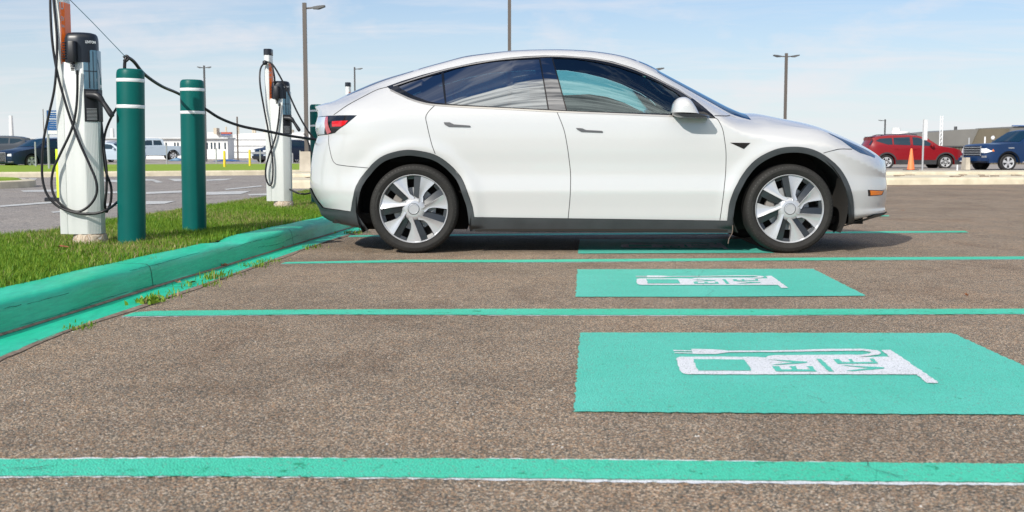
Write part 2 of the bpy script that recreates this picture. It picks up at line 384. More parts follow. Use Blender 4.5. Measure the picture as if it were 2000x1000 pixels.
for y in jy:
    if y < 1: continue
    pts = []
    for j in range(1, 14):
        a = interp_ring(y, j); b = interp_ring(y + .007, j)
        nrm = Vector((.5, 0, .8)) if j < 9 else Vector((0, 0, 1))
        pts += [a + nrm * .0025, b + nrm * .0025]
    J.add(pts, [(2 * k, 2 * k + 1, 2 * k + 3, 2 * k + 2)[::-1] for k in range(12)])
J.build('kerb_joint', 'crack', parent=o)
FC = MB()   # thin broken hairlines in the kerb paint
for (ya, yb, j0, j1, t) in ((4.3, 5.5, 6, 7, .5), (6.3, 7.4, 5, 6, .6), (7.9, 9.3, 6, 7, .3), (5.0, 6.6, 8, 9, .4), (8.6, 9.9, 7, 8, .5)):
    q_ = []; y = ya
    while y < yb:
        a = interp_ring(y, j0).lerp(interp_ring(y, j1), min(.95, max(.05, t + .18 * math.sin(y * 5) + random.uniform(-.08, .08)))); w_ = random.uniform(.0003, .0013)
        q_ += [a + Vector((.002, 0, .002 + w_)), a + Vector((.003, 0, .002 - w_))]; y += .05
    FC.add(q_, [(2 * k, 2 * k + 1, 2 * k + 3, 2 * k + 2)[::-1] for k in range(len(q_) // 2 - 1) if random.random() > .05])
FC.build('kerb_cracks', mat('kerb_crack', (.004, .10, .07), .9), parent=o)
D = MB()   # dirt line where kerb face meets gutter
pts = []
for i, y in enumerate(ys):
    w0 = .006 + .012 * abs(math.sin(y * 2.1 + 1)) * abs(math.sin(y * .7)) + random.uniform(0, .004)
    f = Vector(vs[i * m + 10]); pts += [(f.x - .010, y, .0175), (f.x + w0, y, .0125)]
D.add(pts, [(2 * k, 2 * k + 1, 2 * k + 3, 2 * k + 2) for k in range(n - 1)]); D.build('gutter_dirt', 'dirt', parent=o)
E = MB(); pts = []   # crumbly dirt edge outside the gutter
for i, y in enumerate(ys):
    w0 = .004 + .022 * abs(math.sin(y * 1.3) * math.sin(y * 3.1)) + random.uniform(0, .012)
    pts += [(kg[i] - .004, y, .009), (kg[i] + w0, y, .0035)]
E.add(pts, [(2 * k, 2 * k + 1, 2 * k + 3, 2 * k + 2) for k in range(n - 1)]); E.build('dirt_edge', 'dirt', parent=o)
# verge soil
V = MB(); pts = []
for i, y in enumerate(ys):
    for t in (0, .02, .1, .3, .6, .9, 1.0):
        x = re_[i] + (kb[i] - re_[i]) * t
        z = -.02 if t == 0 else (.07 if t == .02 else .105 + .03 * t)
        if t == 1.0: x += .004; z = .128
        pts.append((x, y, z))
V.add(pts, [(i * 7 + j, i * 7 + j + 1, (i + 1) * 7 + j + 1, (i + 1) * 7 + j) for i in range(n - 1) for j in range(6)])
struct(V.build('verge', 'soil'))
# grass blades: one stuff mesh
def blade_mesh(name, X, Y, Z, hmin, hmax, w, label=None, dry=0.12):
    N = len(X); h = RNG.uniform(hmin, hmax, N) * (0.75 + .5 * (np.sin(X * 9 + 1.3 * np.sin(Y * 5)) * np.sin(Y * 7) * .5 + .5))
    a = RNG.uniform(0, 2 * PI, N); l = RNG.uniform(.15, .8, N) * h; wd = w * RNG.uniform(.7, 1.4, N) / 2
    dx, dy = np.cos(a), np.sin(a); b = a + RNG.uniform(-.8, .8, N) + PI / 2; ex, ey = np.cos(b) * wd, np.sin(b) * wd
    P = np.zeros((N, 5, 3))
    P[:, 0] = np.stack([X - ex, Y - ey, Z], 1); P[:, 1] = np.stack([X + ex, Y + ey, Z], 1)
    mx, my, mz = X + dx * l * .35, Y + dy * l * .35, Z + h * .62
    P[:, 2] = np.stack([mx + ex * .8, my + ey * .8, mz], 1); P[:, 3] = np.stack([mx - ex * .8, my - ey * .8, mz], 1)
    P[:, 4] = np.stack([X + dx * l, Y + dy * l, Z + h * .95], 1)
    me = bpy.data.meshes.new(name); me.vertices.add(N * 5); me.vertices.foreach_set('co', P.reshape(-1))
    base = (np.arange(N) * 5)[:, None]
    loops = np.concatenate([base + np.array([0, 1, 2, 3]), base + np.array([3, 2, 4])], 1).reshape(-1)
    me.loops.add(N * 7); me.loops.foreach_set('vertex_index', loops.astype(np.int32))
    me.polygons.add(N * 2)
    st = (np.arange(N) * 7)[:, None] + np.array([0, 4]); me.polygons.foreach_set('loop_start', st.reshape(-1).astype(np.int32))
    me.update(calc_edges=True)
    k = RNG.uniform(0, 1, N)[:, None]; g = np.array([.080, .215, .012]) * (1 - k) + np.array([.26, .38, .035]) * k
    d = RNG.uniform(0, 1, N) < dry * (1 + 1.2 * np.sin(X * 3 + Y * 2)); g[d] = np.array([.48, .40, .18]) * RNG.uniform(.6, 1.1, (d.sum(), 1))
    c = np.concatenate([g, np.ones((N, 1))], 1); c = np.repeat(c, 5, 0)
    at = me.color_attributes.new('col', 'FLOAT_COLOR', 'POINT'); at.data.foreach_set('color', c.reshape(-1))
    me.materials.append(M['blades']); o = bpy.data.objects.new(name, me); col.objects.link(o); return o
N = 210000
yy = 4.0 + 19 * RNG.uniform(0, 1, N) ** 1.35; tt = RNG.uniform(.015, 1.0, N)
xr = np.interp(yy, ys, re_); xk = np.interp(yy, ys, kb) + .015
XX = xr + (xk - xr) * tt + RNG.normal(0, .01, N); ZZ = .10 + .03 * tt
hmx = np.where(tt > .9, .05, .075)
o = blade_mesh('grass', XX, yy, ZZ, .022, .060, .0042, dry=.15); tag(o, kind='stuff', cat='grass', label='short green grass with dry brown blades on the verge behind the teal kerb')

# ------------------------------------------------------------------ painted markings
def strip(name, top, bot, z, m, jit=.004, white=0.0, label=None, cat=None, group=None, parent=None):
    T = [G(*p) for p in top]; B = [G(*p) for p in bot]
    def dens(P):
        L = [P[0]]
        for a, b in zip(P, P[1:]):
            k = max(1, int((b - a).length / .018)); L += [a.lerp(b, (i + 1) / k) for i in range(k)]
        return L
    x0, x1 = T[0].x, T[-1].x; T, B = dens(T), dens(B); K = max(len(T), len(B))
    def res(P): return [P[int(i * (len(P) - 1) / (K - 1))] for i in range(K)]
    T, B = res(T), res(B); pts = []
    for i, (a, b) in enumerate(zip(T, B)):
        j1, j2 = random.uniform(-jit, jit), random.uniform(-jit, jit)
        w1 = white * (0.6 + .6 * math.sin(a.x * 3.1 + 1) * math.sin(a.x * 1.3)); w2 = white * (0.7 + .6 * math.sin(b.x * 2.3))
        pts += [(a.x, a.y + j1 + w1, z), (b.x, b.y + j2 - w2, z)]
    o = MB().add(pts, [(2 * i + 1, 2 * i + 3, 2 * i + 2, 2 * i) for i in range(K - 1)]).build(name, m, parent)
    if label: tag(o, label, cat, group)
    return o
gl = 'painted stall lines of the charging bays'
for top, bot, lab in (
    ([(-250, 902), (0, 900), (500, 897), (1000, 899), (1500, 904.5), (2000, 908.5), (2300, 911)], [(-250, 933), (0, 932), (500, 933), (1000, 937), (1500, 941), (2000, 945.5), (2300, 949)], 'widest teal stall line in the foreground with white edges'),
    ([(262, 611.5), (300, 608.5), (600, 606), (1000, 604.5), (1500, 605), (2000, 604.5), (2250, 604.5)], [(238, 619.5), (300, 618.5), (600, 615.5), (1000, 616.5), (1500, 617), (2000, 614.5), (2250, 614)], 'teal stall line between the two light teal stencil panels'),
    ([(560, 512.8), (800, 508.4), (1000, 508.3), (1500, 504.6), (2000, 501.8), (2250, 500.5)], [(548, 516), (800, 513.2), (1000, 513.2), (1500, 509.8), (2000, 507.2), (2250, 506)], 'teal stall line just in front of the white car wheels'),
    ([(684, 460.5), (1000, 457.2), (1400, 454.6), (1640, 453), (1884, 451.6)], [(680, 463.4), (1000, 460.6), (1400, 457.8), (1640, 456.2), (1892, 454.6)], 'thin teal stall line passing behind and under the white car')):
    o = strip('parking_line', top, bot, .0042, 'teal', .004, 0, lab, 'parking line', gl)
    strip('white_edge', top, bot, .0018, 'whitepaint', .006, .017 if 'widest' in lab else .012, parent=o)
strip('parking_line', [(700, 424.8), (1300, 422.6), (1736, 421.2)], [(700, 426.6), (1300, 424.6), (1737, 423)], .0042, 'teal', .004, 0, 'farthest teal stall line showing only as a short dash ahead of the bumper', 'parking line', gl)

def pxg(pts, ox, oy, s): return [G(ox + x / s, oy + y / s) for x, y in pts]
ic = lambda pts: pxg(pts, 1300, 660, 3.571)
icon_white = [
    [(58, 94), (185, 98), (185, 104), (58, 101)], [(65, 111), (190, 113), (190, 119), (65, 117)],
    [(172, 88), (330, 90), (440, 101), (440, 111), (345, 124), (192, 123), (186, 105)],
    [(430, 101), (800, 99), (1150, 88), (1380, 88), (1470, 98), (1505, 113), (1485, 128), (1400, 140), (1330, 146), (700, 150), (715, 138), (760, 132), (1200, 129), (1370, 129), (1425, 120), (1430, 110), (1380, 101), (1200, 102), (800, 110), (430, 111)],
    [(75, 160), (82, 149), (100, 143.5), (640, 144.5), (702, 150), (1330, 146), (1560, 143), (1505, 97), (1570, 95), (1910, 328), (1825, 328), (1745, 268), (160, 267), (122, 262), (100, 245)]]
icon_teal = [
    [(190, 163), (550, 166), (600, 244), (225, 243)],
    [(700, 163), (745, 166), (985, 181), (985, 190), (775, 204), (732, 203), (895, 186)],
    [(742, 213), (788, 213), (806, 236), (880, 236), (864, 213), (902, 213), (918, 236), (1008, 236), (985, 213), (1022, 213), (1052, 250), (768, 250)],
    [(1050, 162), (1085, 162), (1175, 250), (1137, 250)],
    [(1170, 163), (1212, 163), (1230, 184), (1288, 184), (1268, 163), (1298, 163), (1316, 184), (1446, 184), (1420, 160), (1452, 160), (1482, 194), (1196, 197)],
    [(1220, 207), (1268, 208), (1525, 221), (1520, 231), (1300, 248), (1255, 245), (1425, 227)]]
gp = 'teal electric vehicle stencil panels'
def cdt_sheet(poly, z, wob=.003):
    L = []
    for a, b in zip(poly, poly[1:] + poly[:1]):
        k = max(1, int((b - a).length / .02))
        L += [a.lerp(b, i / k) + Vector((random.uniform(-wob, wob), random.uniform(-wob, wob), 0)) for i in range(k)]
    v, e, f, *_ = delaunay_2d_cdt([Vector((p.x, p.y)) for p in L], [], [list(range(len(L)))], 1, 1e-6)
    mb = MB()
    for t in f:
        a, b, c = [v[i] for i in t]
        mb.add([(q.x, q.y, z) for q in (a, b, c)], [(0, 1, 2) if (b - a).cross(c - a) > 0 else (0, 2, 1)])
    return mb
def panel(quad, off, lab):
    o = cdt_sheet([G(*p) for p in quad], .0040, .005).build('stencil_panel', 'tealpad'); tag(o, lab, 'ground stencil', gp)
    w = MB(); t = MB()
    for pl in icon_white: mb = cdt_sheet([p + off for p in ic(pl)], .0060 + .0003 * icon_white.index(pl), .003); w.add(mb.v, mb.f)
    for pl in icon_teal: mb = cdt_sheet([p + off for p in ic(pl)], .0088, .0025); t.add(mb.v, mb.f)
    e = w.build('plug_emblem', 'whitepaint', o); t.build('lettering', 'tealpad', e)
panel([(1133, 651), (1500, 651.5), (1860, 652), (2213, 813), (1600, 810), (1121, 806)], Vector((0, 0, 0)), 'largest light teal stencil panel in the foreground with a white plug and EV emblem')
panel([(1128, 527), (1588, 526), (1692, 579), (1400, 581), (1124, 581)], Vector((.142, 2.72, 0)), 'middle teal stencil panel between two stall lines with a white plug emblem')
panel([(1132, 468), (1445, 467), (1512, 494.5), (1129, 496)], Vector((.298, 5.36, 0)), 'dark shaded teal stencil panel under the white car beside its front wheel')
def crack(pxs, w, parentname='pavement_crack'):
    P = [G(*p) for p in pxs]; L = []
    for a, b in zip(P, P[1:]):
        k = max(2, int((b - a).length / .05)); L += [a.lerp(b, i / k) for i in range(k)]
    L.append(P[-1]); pts = []
    for q in L:
        j = random.uniform(-.015, .015); ww = w * random.uniform(.3, 1.2); pts += [(q.x + j, q.y + ww + j, .0102), (q.x + j, q.y - ww + j, .0102)]
    return MB().add(pts, [(2 * i + 1, 2 * i + 3, 2 * i + 2, 2 * i) for i in range(len(L) - 1)])
C = MB()
for c in (([(1735, 421), (1800, 431), (1860, 445), (1920, 455), (1985, 466), (2060, 474)], .010), ([(1380, 528), (1360, 545), (1372, 560), (1395, 572), (1380, 580)], .003), ([(1545, 757), (1570, 770), (1600, 785), (1610, 795)], .0025), ([(1270, 480), (1300, 500), (1330, 527), (1360, 545)], .003), ([(1280, 535), (1310, 540), (1350, 533)], .002),
          ([(1690, 903), (1700, 915), (1730, 930), (1760, 940)], .003), ([(20, 923), (60, 921), (90, 918)], .003), ([(700, 617), (760, 630), (830, 640)], .003), ([(1740, 395), (1830, 400), (1900, 398)], .004)):
    mb = crack(*c); C.add(mb.v, [f for f in mb.f])
struct(C.build('pavement_cracks', 'crack'))
# small loose stones and flecks on the lot
S = MB()
for _ in range(120):
    q = G(random.uniform(-50, 2050), 440 + 560 * random.random() ** .7)
    if q.x < np.interp(q.y, ys, kg) + .02: continue
    r = random.uniform(.002, .0055); a = random.uniform(0, 3)
    S.add([(q.x + r * math.cos(a + k * 2.1) * random.uniform(.7, 1.3), q.y + r * math.sin(a + k * 2.1), .001) for k in range(3)] + [(q.x, q.y, r * .9)], [(0, 1, 3), (1, 2, 3), (2, 0, 3)])
o = S.build('gravel_chips', 'stone'); tag(o, 'loose pale stone chips scattered on the brown asphalt', 'gravel', kind='stuff')
gm = 'white painted road markings'
rd = [([(0, 400.5), (105, 392.5)], [(0, 403.6), (105, 395.8)], 'long white lane line on the left beside the hose loops'),
      ([(285, 392.3), (343, 392)], [(285, 398.5), (322, 397)], 'white dash between the two near green bollards, lowest one'),
      ([(100, 412.5), (140, 409)], [(104, 415), (140, 412)], 'short white dash beside the foot of the near charger'),
      ([(40, 371.5), (125, 369)], [(46, 374.2), (125, 374)], 'wide white bar left of the near charger'),
      ([(285, 374.8), (355, 371.5)], [(285, 378.4), (355, 375.4)], 'white bar between the two near green bollards, middle one'),
      ([(403, 374.5), (490, 372.3)], [(403, 380), (470, 378.5)], 'widest white bar right of the second green bollard'),
      ([(484, 378.6), (528, 376.8)], [(487, 381.2), (528, 380.4)], 'white bar at the left foot of the second charger'),
      ([(566, 378.6), (605, 376.2)], [(566, 381.6), (600, 380.4)], 'white bar at the right foot of the second charger'),
      ([(438, 368.6), (509, 361.8)], [(442, 370.2), (514, 363.4)], 'slanting white dash left of the second charger'),
      ([(284, 349.2), (300, 349.6), (318, 355.6)], [(284, 352.4), (296, 352.6), (306, 356.2)], 'white arrow shape between the near green bollards, farthest one'),
      ([(328, 348.8), (355, 349)], [(342, 353.6), (355, 353.4)], 'white patch touching the left side of the second green bollard'),
      ([(403, 350.2), (453, 348.6)], [(403, 352.8), (440, 351.4)], 'far white dash right of the second green bollard'),
      ([(56, 347.8), (73, 348.2)], [(58, 350.2), (70, 350.4)], 'small far white patch under the blue sedan'),
      ([(0, 347), (50, 347.6)], [(0, 348.4), (50, 349)], 'thin far white line at the left edge'),
      ([(569, 356.6), (606, 354.4)], [(569, 358.4), (606, 356)], 'far white dash left of the white car tail'),
      ([(203, 350), (232, 351)], [(203, 354.5), (232, 355.5)], 'white bar seen between the charger hoses and the first bollard'),
      ([(204, 374), (232, 373)], [(204, 377.6), (232, 376.6)], 'white bar just left of the first green bollard'),
      ([(206, 397), (232, 395)], [(206, 402), (232, 399.6)], 'lowest white bar just left of the first green bollard')]
for t, b, l in rd: strip('road_marking', t, b, -.005, 'roadwhite', .01, 0, l, 'road marking', gm)

# ------------------------------------------------------------------ far kerbs, grass strip, lots
def kerb_run(name, a, b, h, w, m, smoothz=.02):
    d = (b - a); d.z = 0; L = d.length; d.normalize(); nrm = Vector((-d.y, d.x, 0)); k = max(2, int(L / 1.5)); vsk = []
    for i in range(k + 1):
        p = a + d * L * i / k
        for (o_, z) in ((0, -.03), (.02, h * .7), (.05, h), (w, h), (w + .01, -.03)): vsk.append(p + nrm * o_ + Vector((0, 0, z + random.uniform(-.004, .004))))
    fsk = [(i * 5 + j, (i + 1) * 5 + j, (i + 1) * 5 + j + 1, i * 5 + j + 1) for i in range(k) for j in range(4)]
    o = MB().add(vsk, fsk).build(name, m); return o
a0, a1 = G(-260, 349.5, -.012), G(720, 340.2, -.012); a0.z = a1.z = 0
struct(kerb_run('far_kerb', a0, a1, .16, .16, 'concrete'))
e0, e1 = G(-260, 330, 0), G(760, 325, 0)
struct(MB().add([(a0.x, a0.y + .155, .14), (a1.x, a1.y + .155, .14), (e1.x, e1.y + 4, .14), (e0.x, e0.y + 2, .14)], [(0, 1, 2, 3)]).build('far_verge', 'fargrass'))
struct(MB().sheet([(-120, 47.9), (25, 47.9), (60, 260), (-160, 260)], -.006).build('far_car_park', 'far_lot'))
b0, b1 = G(1700, 361.5), G(2300, 358.5); d_ = (b1 - b0).normalized(); b0 = b0 - d_ * 14
o = struct(kerb_run('island_kerb', b0, b1, .17, .25, 'concrete'))
t0, t1 = b0 + Vector((0, .25, 0)), b1 + Vector((0, .25, 0))
struct(MB().add([(t0.x, t0.y, .165), (t1.x, t1.y, .165), (t1.x, t1.y + 2.6, .175), (t0.x, t0.y + 2.6, .175)], [(0, 1, 2, 3)]).build('island_top', 'concrete'))
c0_, c1_ = t0 + Vector((0, 2.6, 0)), t1 + Vector((0, 2.6, 0))
c0_.z = c1_.z = .15
struct(kerb_run('upper_island_kerb', c0_, c1_, .11, 2.2, 'concrete'))
struct(MB().sheet([(c0_.x, c0_.y + 2.2), (c1_.x + 40, c1_.y + 2.2), (130, 240), (2, 240)], .02).build('right_car_park', 'far_lot'))
isl = MB(); q0 = G(-40, 366, -.01); 
isl.lathe([(2.3, -.02), (2.28, .13), (2.2, .15), (.01, .15)], 28, c=(q0.x - 1.2, q0.y, 0)); struct(isl.build('traffic_island', 'concrete', smooth=40))
struct(MB().lathe([(2.0, .15), (1.9, .19), (.01, .21)], 24, c=(q0.x - 1.2, q0.y, 0)).build('island_grass', 'fargrass'))
D = MB()
for i in range(60):
    t = random.random(); q = b0.lerp(b1, t); D.box((q.x, q.y + .35 + random.random() * 2.3, .18), (random.uniform(.05, .3), .06, .03), random.random() * 3)
o = D.build('leaf_litter', 'dirt'); tag(o, 'brown leaf litter on the pale concrete island', 'leaf litter', kind='stuff')
# ------------------------------------------------------------------ bollards
def bollard():
    t = empty('bollard', (0, 0, 0))
    r = .096; H = 1.25
    MB().lathe([(r, 0), (r, H - .05), (r * .985, H - .03), (r * .93, H - .012), (r * .8, H - .003), (.001, H)], 48).build('sleeve', 'green_bollard', t, smooth=35)
    for z in (1.155, .972): MB().lathe([(r + .0006, z), (r + .0016, z + .002), (r + .0016, z + .022), (r + .0006, z + .024)], 48, cap=False).build('reflective_band', 'band', t, smooth=35)
    return t
B0 = bollard()
spots = [(257.5, 478, 8.2, 'thickest dark green bollard with two white bands beside the near charger'), (380, 455, 9.42, 'dark green bollard with two white bands standing between the near bollard and the second charger'), (623, 403, 14.4, 'dark green bollard half hidden behind the tail of the white car')]
for i, (px, py, d, lab) in enumerate(spots):
    o = B0 if i == 0 else copy_tree(B0); q = A(px, py, d); o.location = (q.x, d, .115 if i < 2 else .12)
    o.rotation_euler = (0, R((1.2, .45, 0)[i]), 0); tag(o, lab, 'bollard', 'dark green bollards along the kerb')

# ------------------------------------------------------------------ EV chargers
def rpoly(poly, r=.02, k=4):
    P = [Vector(p) for p in poly]; out = []
    for i in range(len(P)):
        a, b, c = P[i - 1], P[i], P[(i + 1) % len(P)]
        u, w = (a - b), (c - b); rr = min(r, u.length * .45, w.length * .45); u.normalize(); w.normalize()
        p0, p1 = b + u * rr, b + w * rr
        for j in range(k + 1):
            t = j / k; out.append(tuple(p0 * (1 - t) ** 2 + b * 2 * t * (1 - t) + p1 * t * t))
    return out
def make_charger():
    t = empty('charging_station', (0, 0, 0))
    pad = []; n = 30
    mb = MB(); prof = [(.122, -.03), (.128, .03), (.120, .07), (.112, .082), (.001, .083)]
    mb.lathe(prof, n, c=(.055, 0, 0)); mb.v = [(x + random.uniform(-.005, .005), y + random.uniform(-.005, .005), z + random.uniform(-.004, .004)) for x, y, z in mb.v]
    padm = mat('flaking_white_concrete', (.6, .55, .48), .9); f = noise(padm, 14, 7, .7, dist=.8)
    setbase(padm, ramp(padm, f, [(.40, (.62, .60, .56)), (.47, (.30, .20, .12)), (.53, (.60, .52, .42)), (.7, (.48, .36, .24))])); bump(padm, f, .9, .02)
    mb.build('concrete_pad', padm, t, smooth=30)
    main = rpoly([(-.075, -.10), (.080, -.112), (.160, -.045), (.160, .045), (.080, .112), (-.075, .10)], .008, 2)
    MB().prism(main, .085, 1.285, .01).build('body', 'fluted', t, smooth=25)
    pole = rpoly([(-.155, -.045), (-.135, -.085), (-.085, -.085), (-.062, -.055), (-.062, .055), (-.085, .085), (-.135, .085), (-.155, .045)], .006, 2)
    MB().prism(pole, .085, 1.80, .01).build('pole', 'fluted', t, smooth=25)
    cap = rpoly([(-.160, -.05), (-.138, -.09), (-.082, -.09), (-.058, -.06), (-.058, .06), (-.082, .09), (-.138, .09), (-.160, .05)], .02, 3)
    MB().prism(cap, 1.79, 1.865, .06).build('cap', 'headblack', t, smooth=35)
    # orange side panel on pole (facing the body) with its wording
    op = MB().prism([(-.0865, -.0862), (-.0605, -.0556), (-.0605, .0556), (-.0865, .0862), (-.08, 0)], 1.275, 1.70).build('orange_panel', 'orange', t)
    def on_face(s, size, zc, hs=1.0, name='lettering', m='logo', off=.0006):
        v, fcs = text_tris(s, size, 0, offset=.0008); mb = MB()
        p0 = Vector((-.0865, -.0862)); p1 = Vector((-.0605, -.0556)); dd = (p1 - p0).normalized(); nn = Vector((dd.y, -dd.x)); mid = (p0 + p1) / 2
        mb.add([(mid.x + dd.x * q.x * hs + nn.x * off, mid.y + dd.y * q.x * hs + nn.y * off, zc + q.y) for q in v], fcs); mb.build(name, m, op)
    on_face('EV', .042, 1.585, .62); on_face('CHA', .026, 1.535, .52)
    on_face('U', .07, 1.672, .55)
    # head
    hp = rpoly([(-.060, -.118), (.080, -.122), (.158, -.050), (.158, .050), (.080, .122), (-.060, .118)], .05, 6)
    mb = MB(); nh = len(hp); cx, cy = .05, 0; rings = []
    for z, k in ((1.285, 1.0), (1.425, 1.0), (1.452, .985), (1.472, .94), (1.486, .84), (1.493, .6), (1.495, .02)):
        rings += [(cx + (x - cx) * k, cy + (y - cy) * k, z) for x, y in hp]
    mb.add(rings, [(i * nh + k, i * nh + (k + 1) % nh, (i + 1) * nh + (k + 1) % nh, (i + 1) * nh + k) for i in range(6) for k in range(nh)] + [tuple(reversed(range(nh)))])
    head = mb.build('head', 'headblack', t, smooth=40)
    mb = MB()
    for k in range(7): mb.box((-.052 + .002, -.108, 1.31 + k * .018), (.03, .018, .006), -.5)
    mb.build('vent', 'black', head)
    # brand lettering wrapped on the front chamfer
    v, fcs = text_tris('LEVITON', .024, 0, offset=.0009); mb = MB()
    a = Vector((.098, -.1078)); b = Vector((.150, -.0612)); dd = (b - a).normalized(); nn = Vector((dd.y, -dd.x)); mid = a + dd * .046
    mb.add([(mid.x + dd.x * q.x * .82 + nn.x * .0022, mid.y + dd.y * q.x * .82 + nn.y * .0022, 1.424 + q.y) for q in v], fcs); mb.build('lettering', 'ltext', head)
    face = [(.083, -.1135), (.1655, -.048), (.1655, .048), (.083, .1135)]
    ds = MB().prism(rpoly(face, .012, 3), 1.10, 1.37, .01).build('display_cover', 'screen', t, smooth=30)
    mb = MB()
    for (u, w) in ((.42, .006), (.72, .003)):
        x = .083 + .0825 * u + .0012; y = -.1135 + .0655 * u - .0012; mb.box((x, y, 1.235), (w, .002, .255), .67)
    mb.box((.083 + .0825 * .5 + .001, -.1135 + .0655 * .5 - .001, 1.225), (.10, .002, .004), .67)
    mb.build('inner_rod', 'black', ds)
    MB().prism(rpoly([(.082, -.115), (.167, -.049), (.167, .049), (.082, .115)], .01, 3), .875, 1.10, .01).build('holster', 'black', t, smooth=30)
    mb = MB()
    for k in range(9): mb.box((.1285, -.0815, .888 + k * .0095), (.075, .004, .004), .67)
    mb.build('louvre', 'steel', t)
    mb = MB().box((.12, -.0885, 1.062), (.035, .003, .012), .67); mb.build('orange_mark', 'orange', t)
    # cable box with ribbed strain relief
    cb = rpoly([(-.012, -.172), (.046, -.172), (.052, -.112), (-.018, -.112)], .016, 4)
    bx = MB().prism(cb, 1.28, 1.425, .08).build('cable_box', 'black', t, smooth=40)
    mb = MB()
    for k in range(5): mb.lathe([(.020 - k * .002, 1.276 - k * .011), (.022 - k * .0025, 1.272 - k * .011), (.012, 1.268 - k * .011)], 14, c=(.018, -.142, 0))
    mb.build('strain_relief', 'black', bx, smooth=40)
    # connector handle parked in the holster
    p = [(.10, -.085, 1.06), (.17, -.10, 1.055), (.20, -.108, 1.04), (.228, -.112, 1.005), (.256, -.115, .965), (.284, -.117, .925), (.296, -.118, .908)]
    gun = MB().tube(smooth_path(p, 4), .02, 14, rs=list(np.interp(range(25), [0, 4, 8, 12, 16, 20, 24], [.026, .029, .025, .018, .020, .022, .016]))).build('connector_handle', 'black', t, smooth=50)
    MB().box((.135, -.097, 1.078), (.085, .024, .014), -.1).build('latch', 'black', gun)
    return t
CG = make_charger()
for o_ in CG.children_recursive: o_.data.transform(Matrix.Diagonal((.93, .95, 1, 1)))
chg = [(162, 8.2, 'nearest white charging pedestal with black head and looped black cables at the left edge'), (546, 13.7, 'second white charging pedestal standing behind the tail of the white car'), (694, 20.2, 'third charging pedestal with only its dark cap showing above the sloping rear of the car')]
chargers = []
for i, (px, d, lab) in enumerate(chg):
    o = CG if i == 0 else copy_tree(CG); q = A(px, 450 if i == 0 else 400, d); o.location = (q.x, d, .118)
    tag(o, lab, 'charging station', 'charging pedestals along the verge'); chargers.append(o)
def cable(par, pts, r, name='cable', m='cable', n=8):
    P = [A(*p) for p in pts]; L = smooth_path(P, 6)
    return MB().tube(L, r, n).build(name, m, par, smooth=60) if par is None else MB().tube([p - par.location for p in L], r, n).build(name, m, par, smooth=60)
c0 = chargers[0]; r8 = .0092
f = 8.04
cable(c0, [(151, 137, 8.058), (151, 180, 8.07), (148, 218, 8.07), (139, 255, 8.07), (118, 300, 8.065), (104, 332, 8.065), (101, 365, 8.065), (111, 391, 8.06), (133, 409, 8.06), (155, 413, 8.06), (176, 400, 8.06), (188.5, 378, 8.065), (187.5, 353, 8.065), (175, 322, 8.07), (156, 280, 8.07), (138, 233, 8.07), (124, 188, 8.07), (111, 138, 8.07), (102, 80, 8.07), (98.5, 20, 8.08), (98, -30, 8.1)], r8)
cable(c0, [(102, -30, 8.09), (106, 15, 8.08), (111, 70, 8.07), (110.5, 120, 8.065), (106, 175, 8.06), (94, 230, 8.06), (85, 275, 8.055), (82, 320, 8.05), (84, 355, 8.05), (94, 383, 8.05), (115, 404, 8.05), (150, 416, 8.045), (185, 417, 8.05), (210, 409, 8.065), (232, 392, 8.25), (262, 360, 8.5)], r8)
cable(c0, [(262, 180, 8.45), (233, 205, 8.38), (216, 232, 8.3), (205, 262, 8.25), (202.5, 295, 8.22), (207, 335, 8.22), (217, 365, 8.22), (216, 395, 8.22), (208, 415, 8.22)], r8)
cable(c0, [(196, 222, 8.24), (199, 250, 8.22), (203, 290, 8.2), (208, 330, 8.19), (208, 370, 8.19), (205, 400, 8.2), (208, 415, 8.22)], r8)
c1 = chargers[1]; r14 = .0105
cable(c1, [(547, 202, 13.56), (544, 235, 13.57), (538, 268, 13.565), (525, 305, 13.565), (519, 330, 13.565), (520, 350, 13.565), (526.5, 362, 13.565), (532, 352, 13.565), (532.5, 315, 13.565), (525, 262, 13.565), (515, 208, 13.57), (508, 165, 13.55), (508.5, 136, 13.58), (517, 123, 13.58), (527, 122.5, 13.57), (538, 134, 13.565), (559.6, 173.6, 13.565), (581, 220, 13.565), (606, 262, 13.57), (640, 300, 13.6)], r14)
cable(c1, [(531, 126, 13.58), (536, 150, 13.56), (536.5, 168, 13.6)], r14)
cable(c1, [(594, 261, 13.52), (601, 275, 13.5), (609, 300, 13.5), (625, 340, 13.5)], r14)
cable(c1, [(560, 366, 13.7), (572, 373, 13.6), (588, 378.5, 13.5), (607, 376.5, 13.6), (640, 360, 13.7)], r14)
MB().lathe([(.0, -.03), (.026, -.02), (.03, 0), (.026, .02), (0, .03)], 12, c=tuple(A(517.5, 122.5, 13.56) - c1.location)).build('cable_clip', 'black', c1, smooth=60)
lc = cable(None, [(243.5, 150, 8.36), (243.5, 126, 8.36), (245.5, 115, 8.36), (250, 112.5, 8.38), (262, 121, 8.5), (282, 145, 8.7), (315, 168, 9.1), (350, 183.5, 9.6), (398, 211, 9.75), (430, 231, 9.9), (470, 246, 10.05), (520, 256, 10.2), (570, 266, 10.4), (622, 273, 10.6), (650, 276, 10.75)], .0125, 'charging_cable')
tag(lc, 'long black charging cable sagging from the first green bollard to the white car tail', 'cable')
MB().tube(smooth_path([A(241, 112, 8.36), A(247, 109, 8.36), A(251.5, 113, 8.36), A(247, 119, 8.36), A(241.5, 117, 8.36)], 4), .009, 8).build('cable_tie', 'black', lc, smooth=60)
wo = MB().tube([A(115, -22, 8.2), A(180, 43, 8.27), A(245, 111, 8.34)], .0028, 6).build('support_wire', 'wire'); tag(wo, 'thin taut wire running from the near charger pole down to the sagging cable', 'wire')

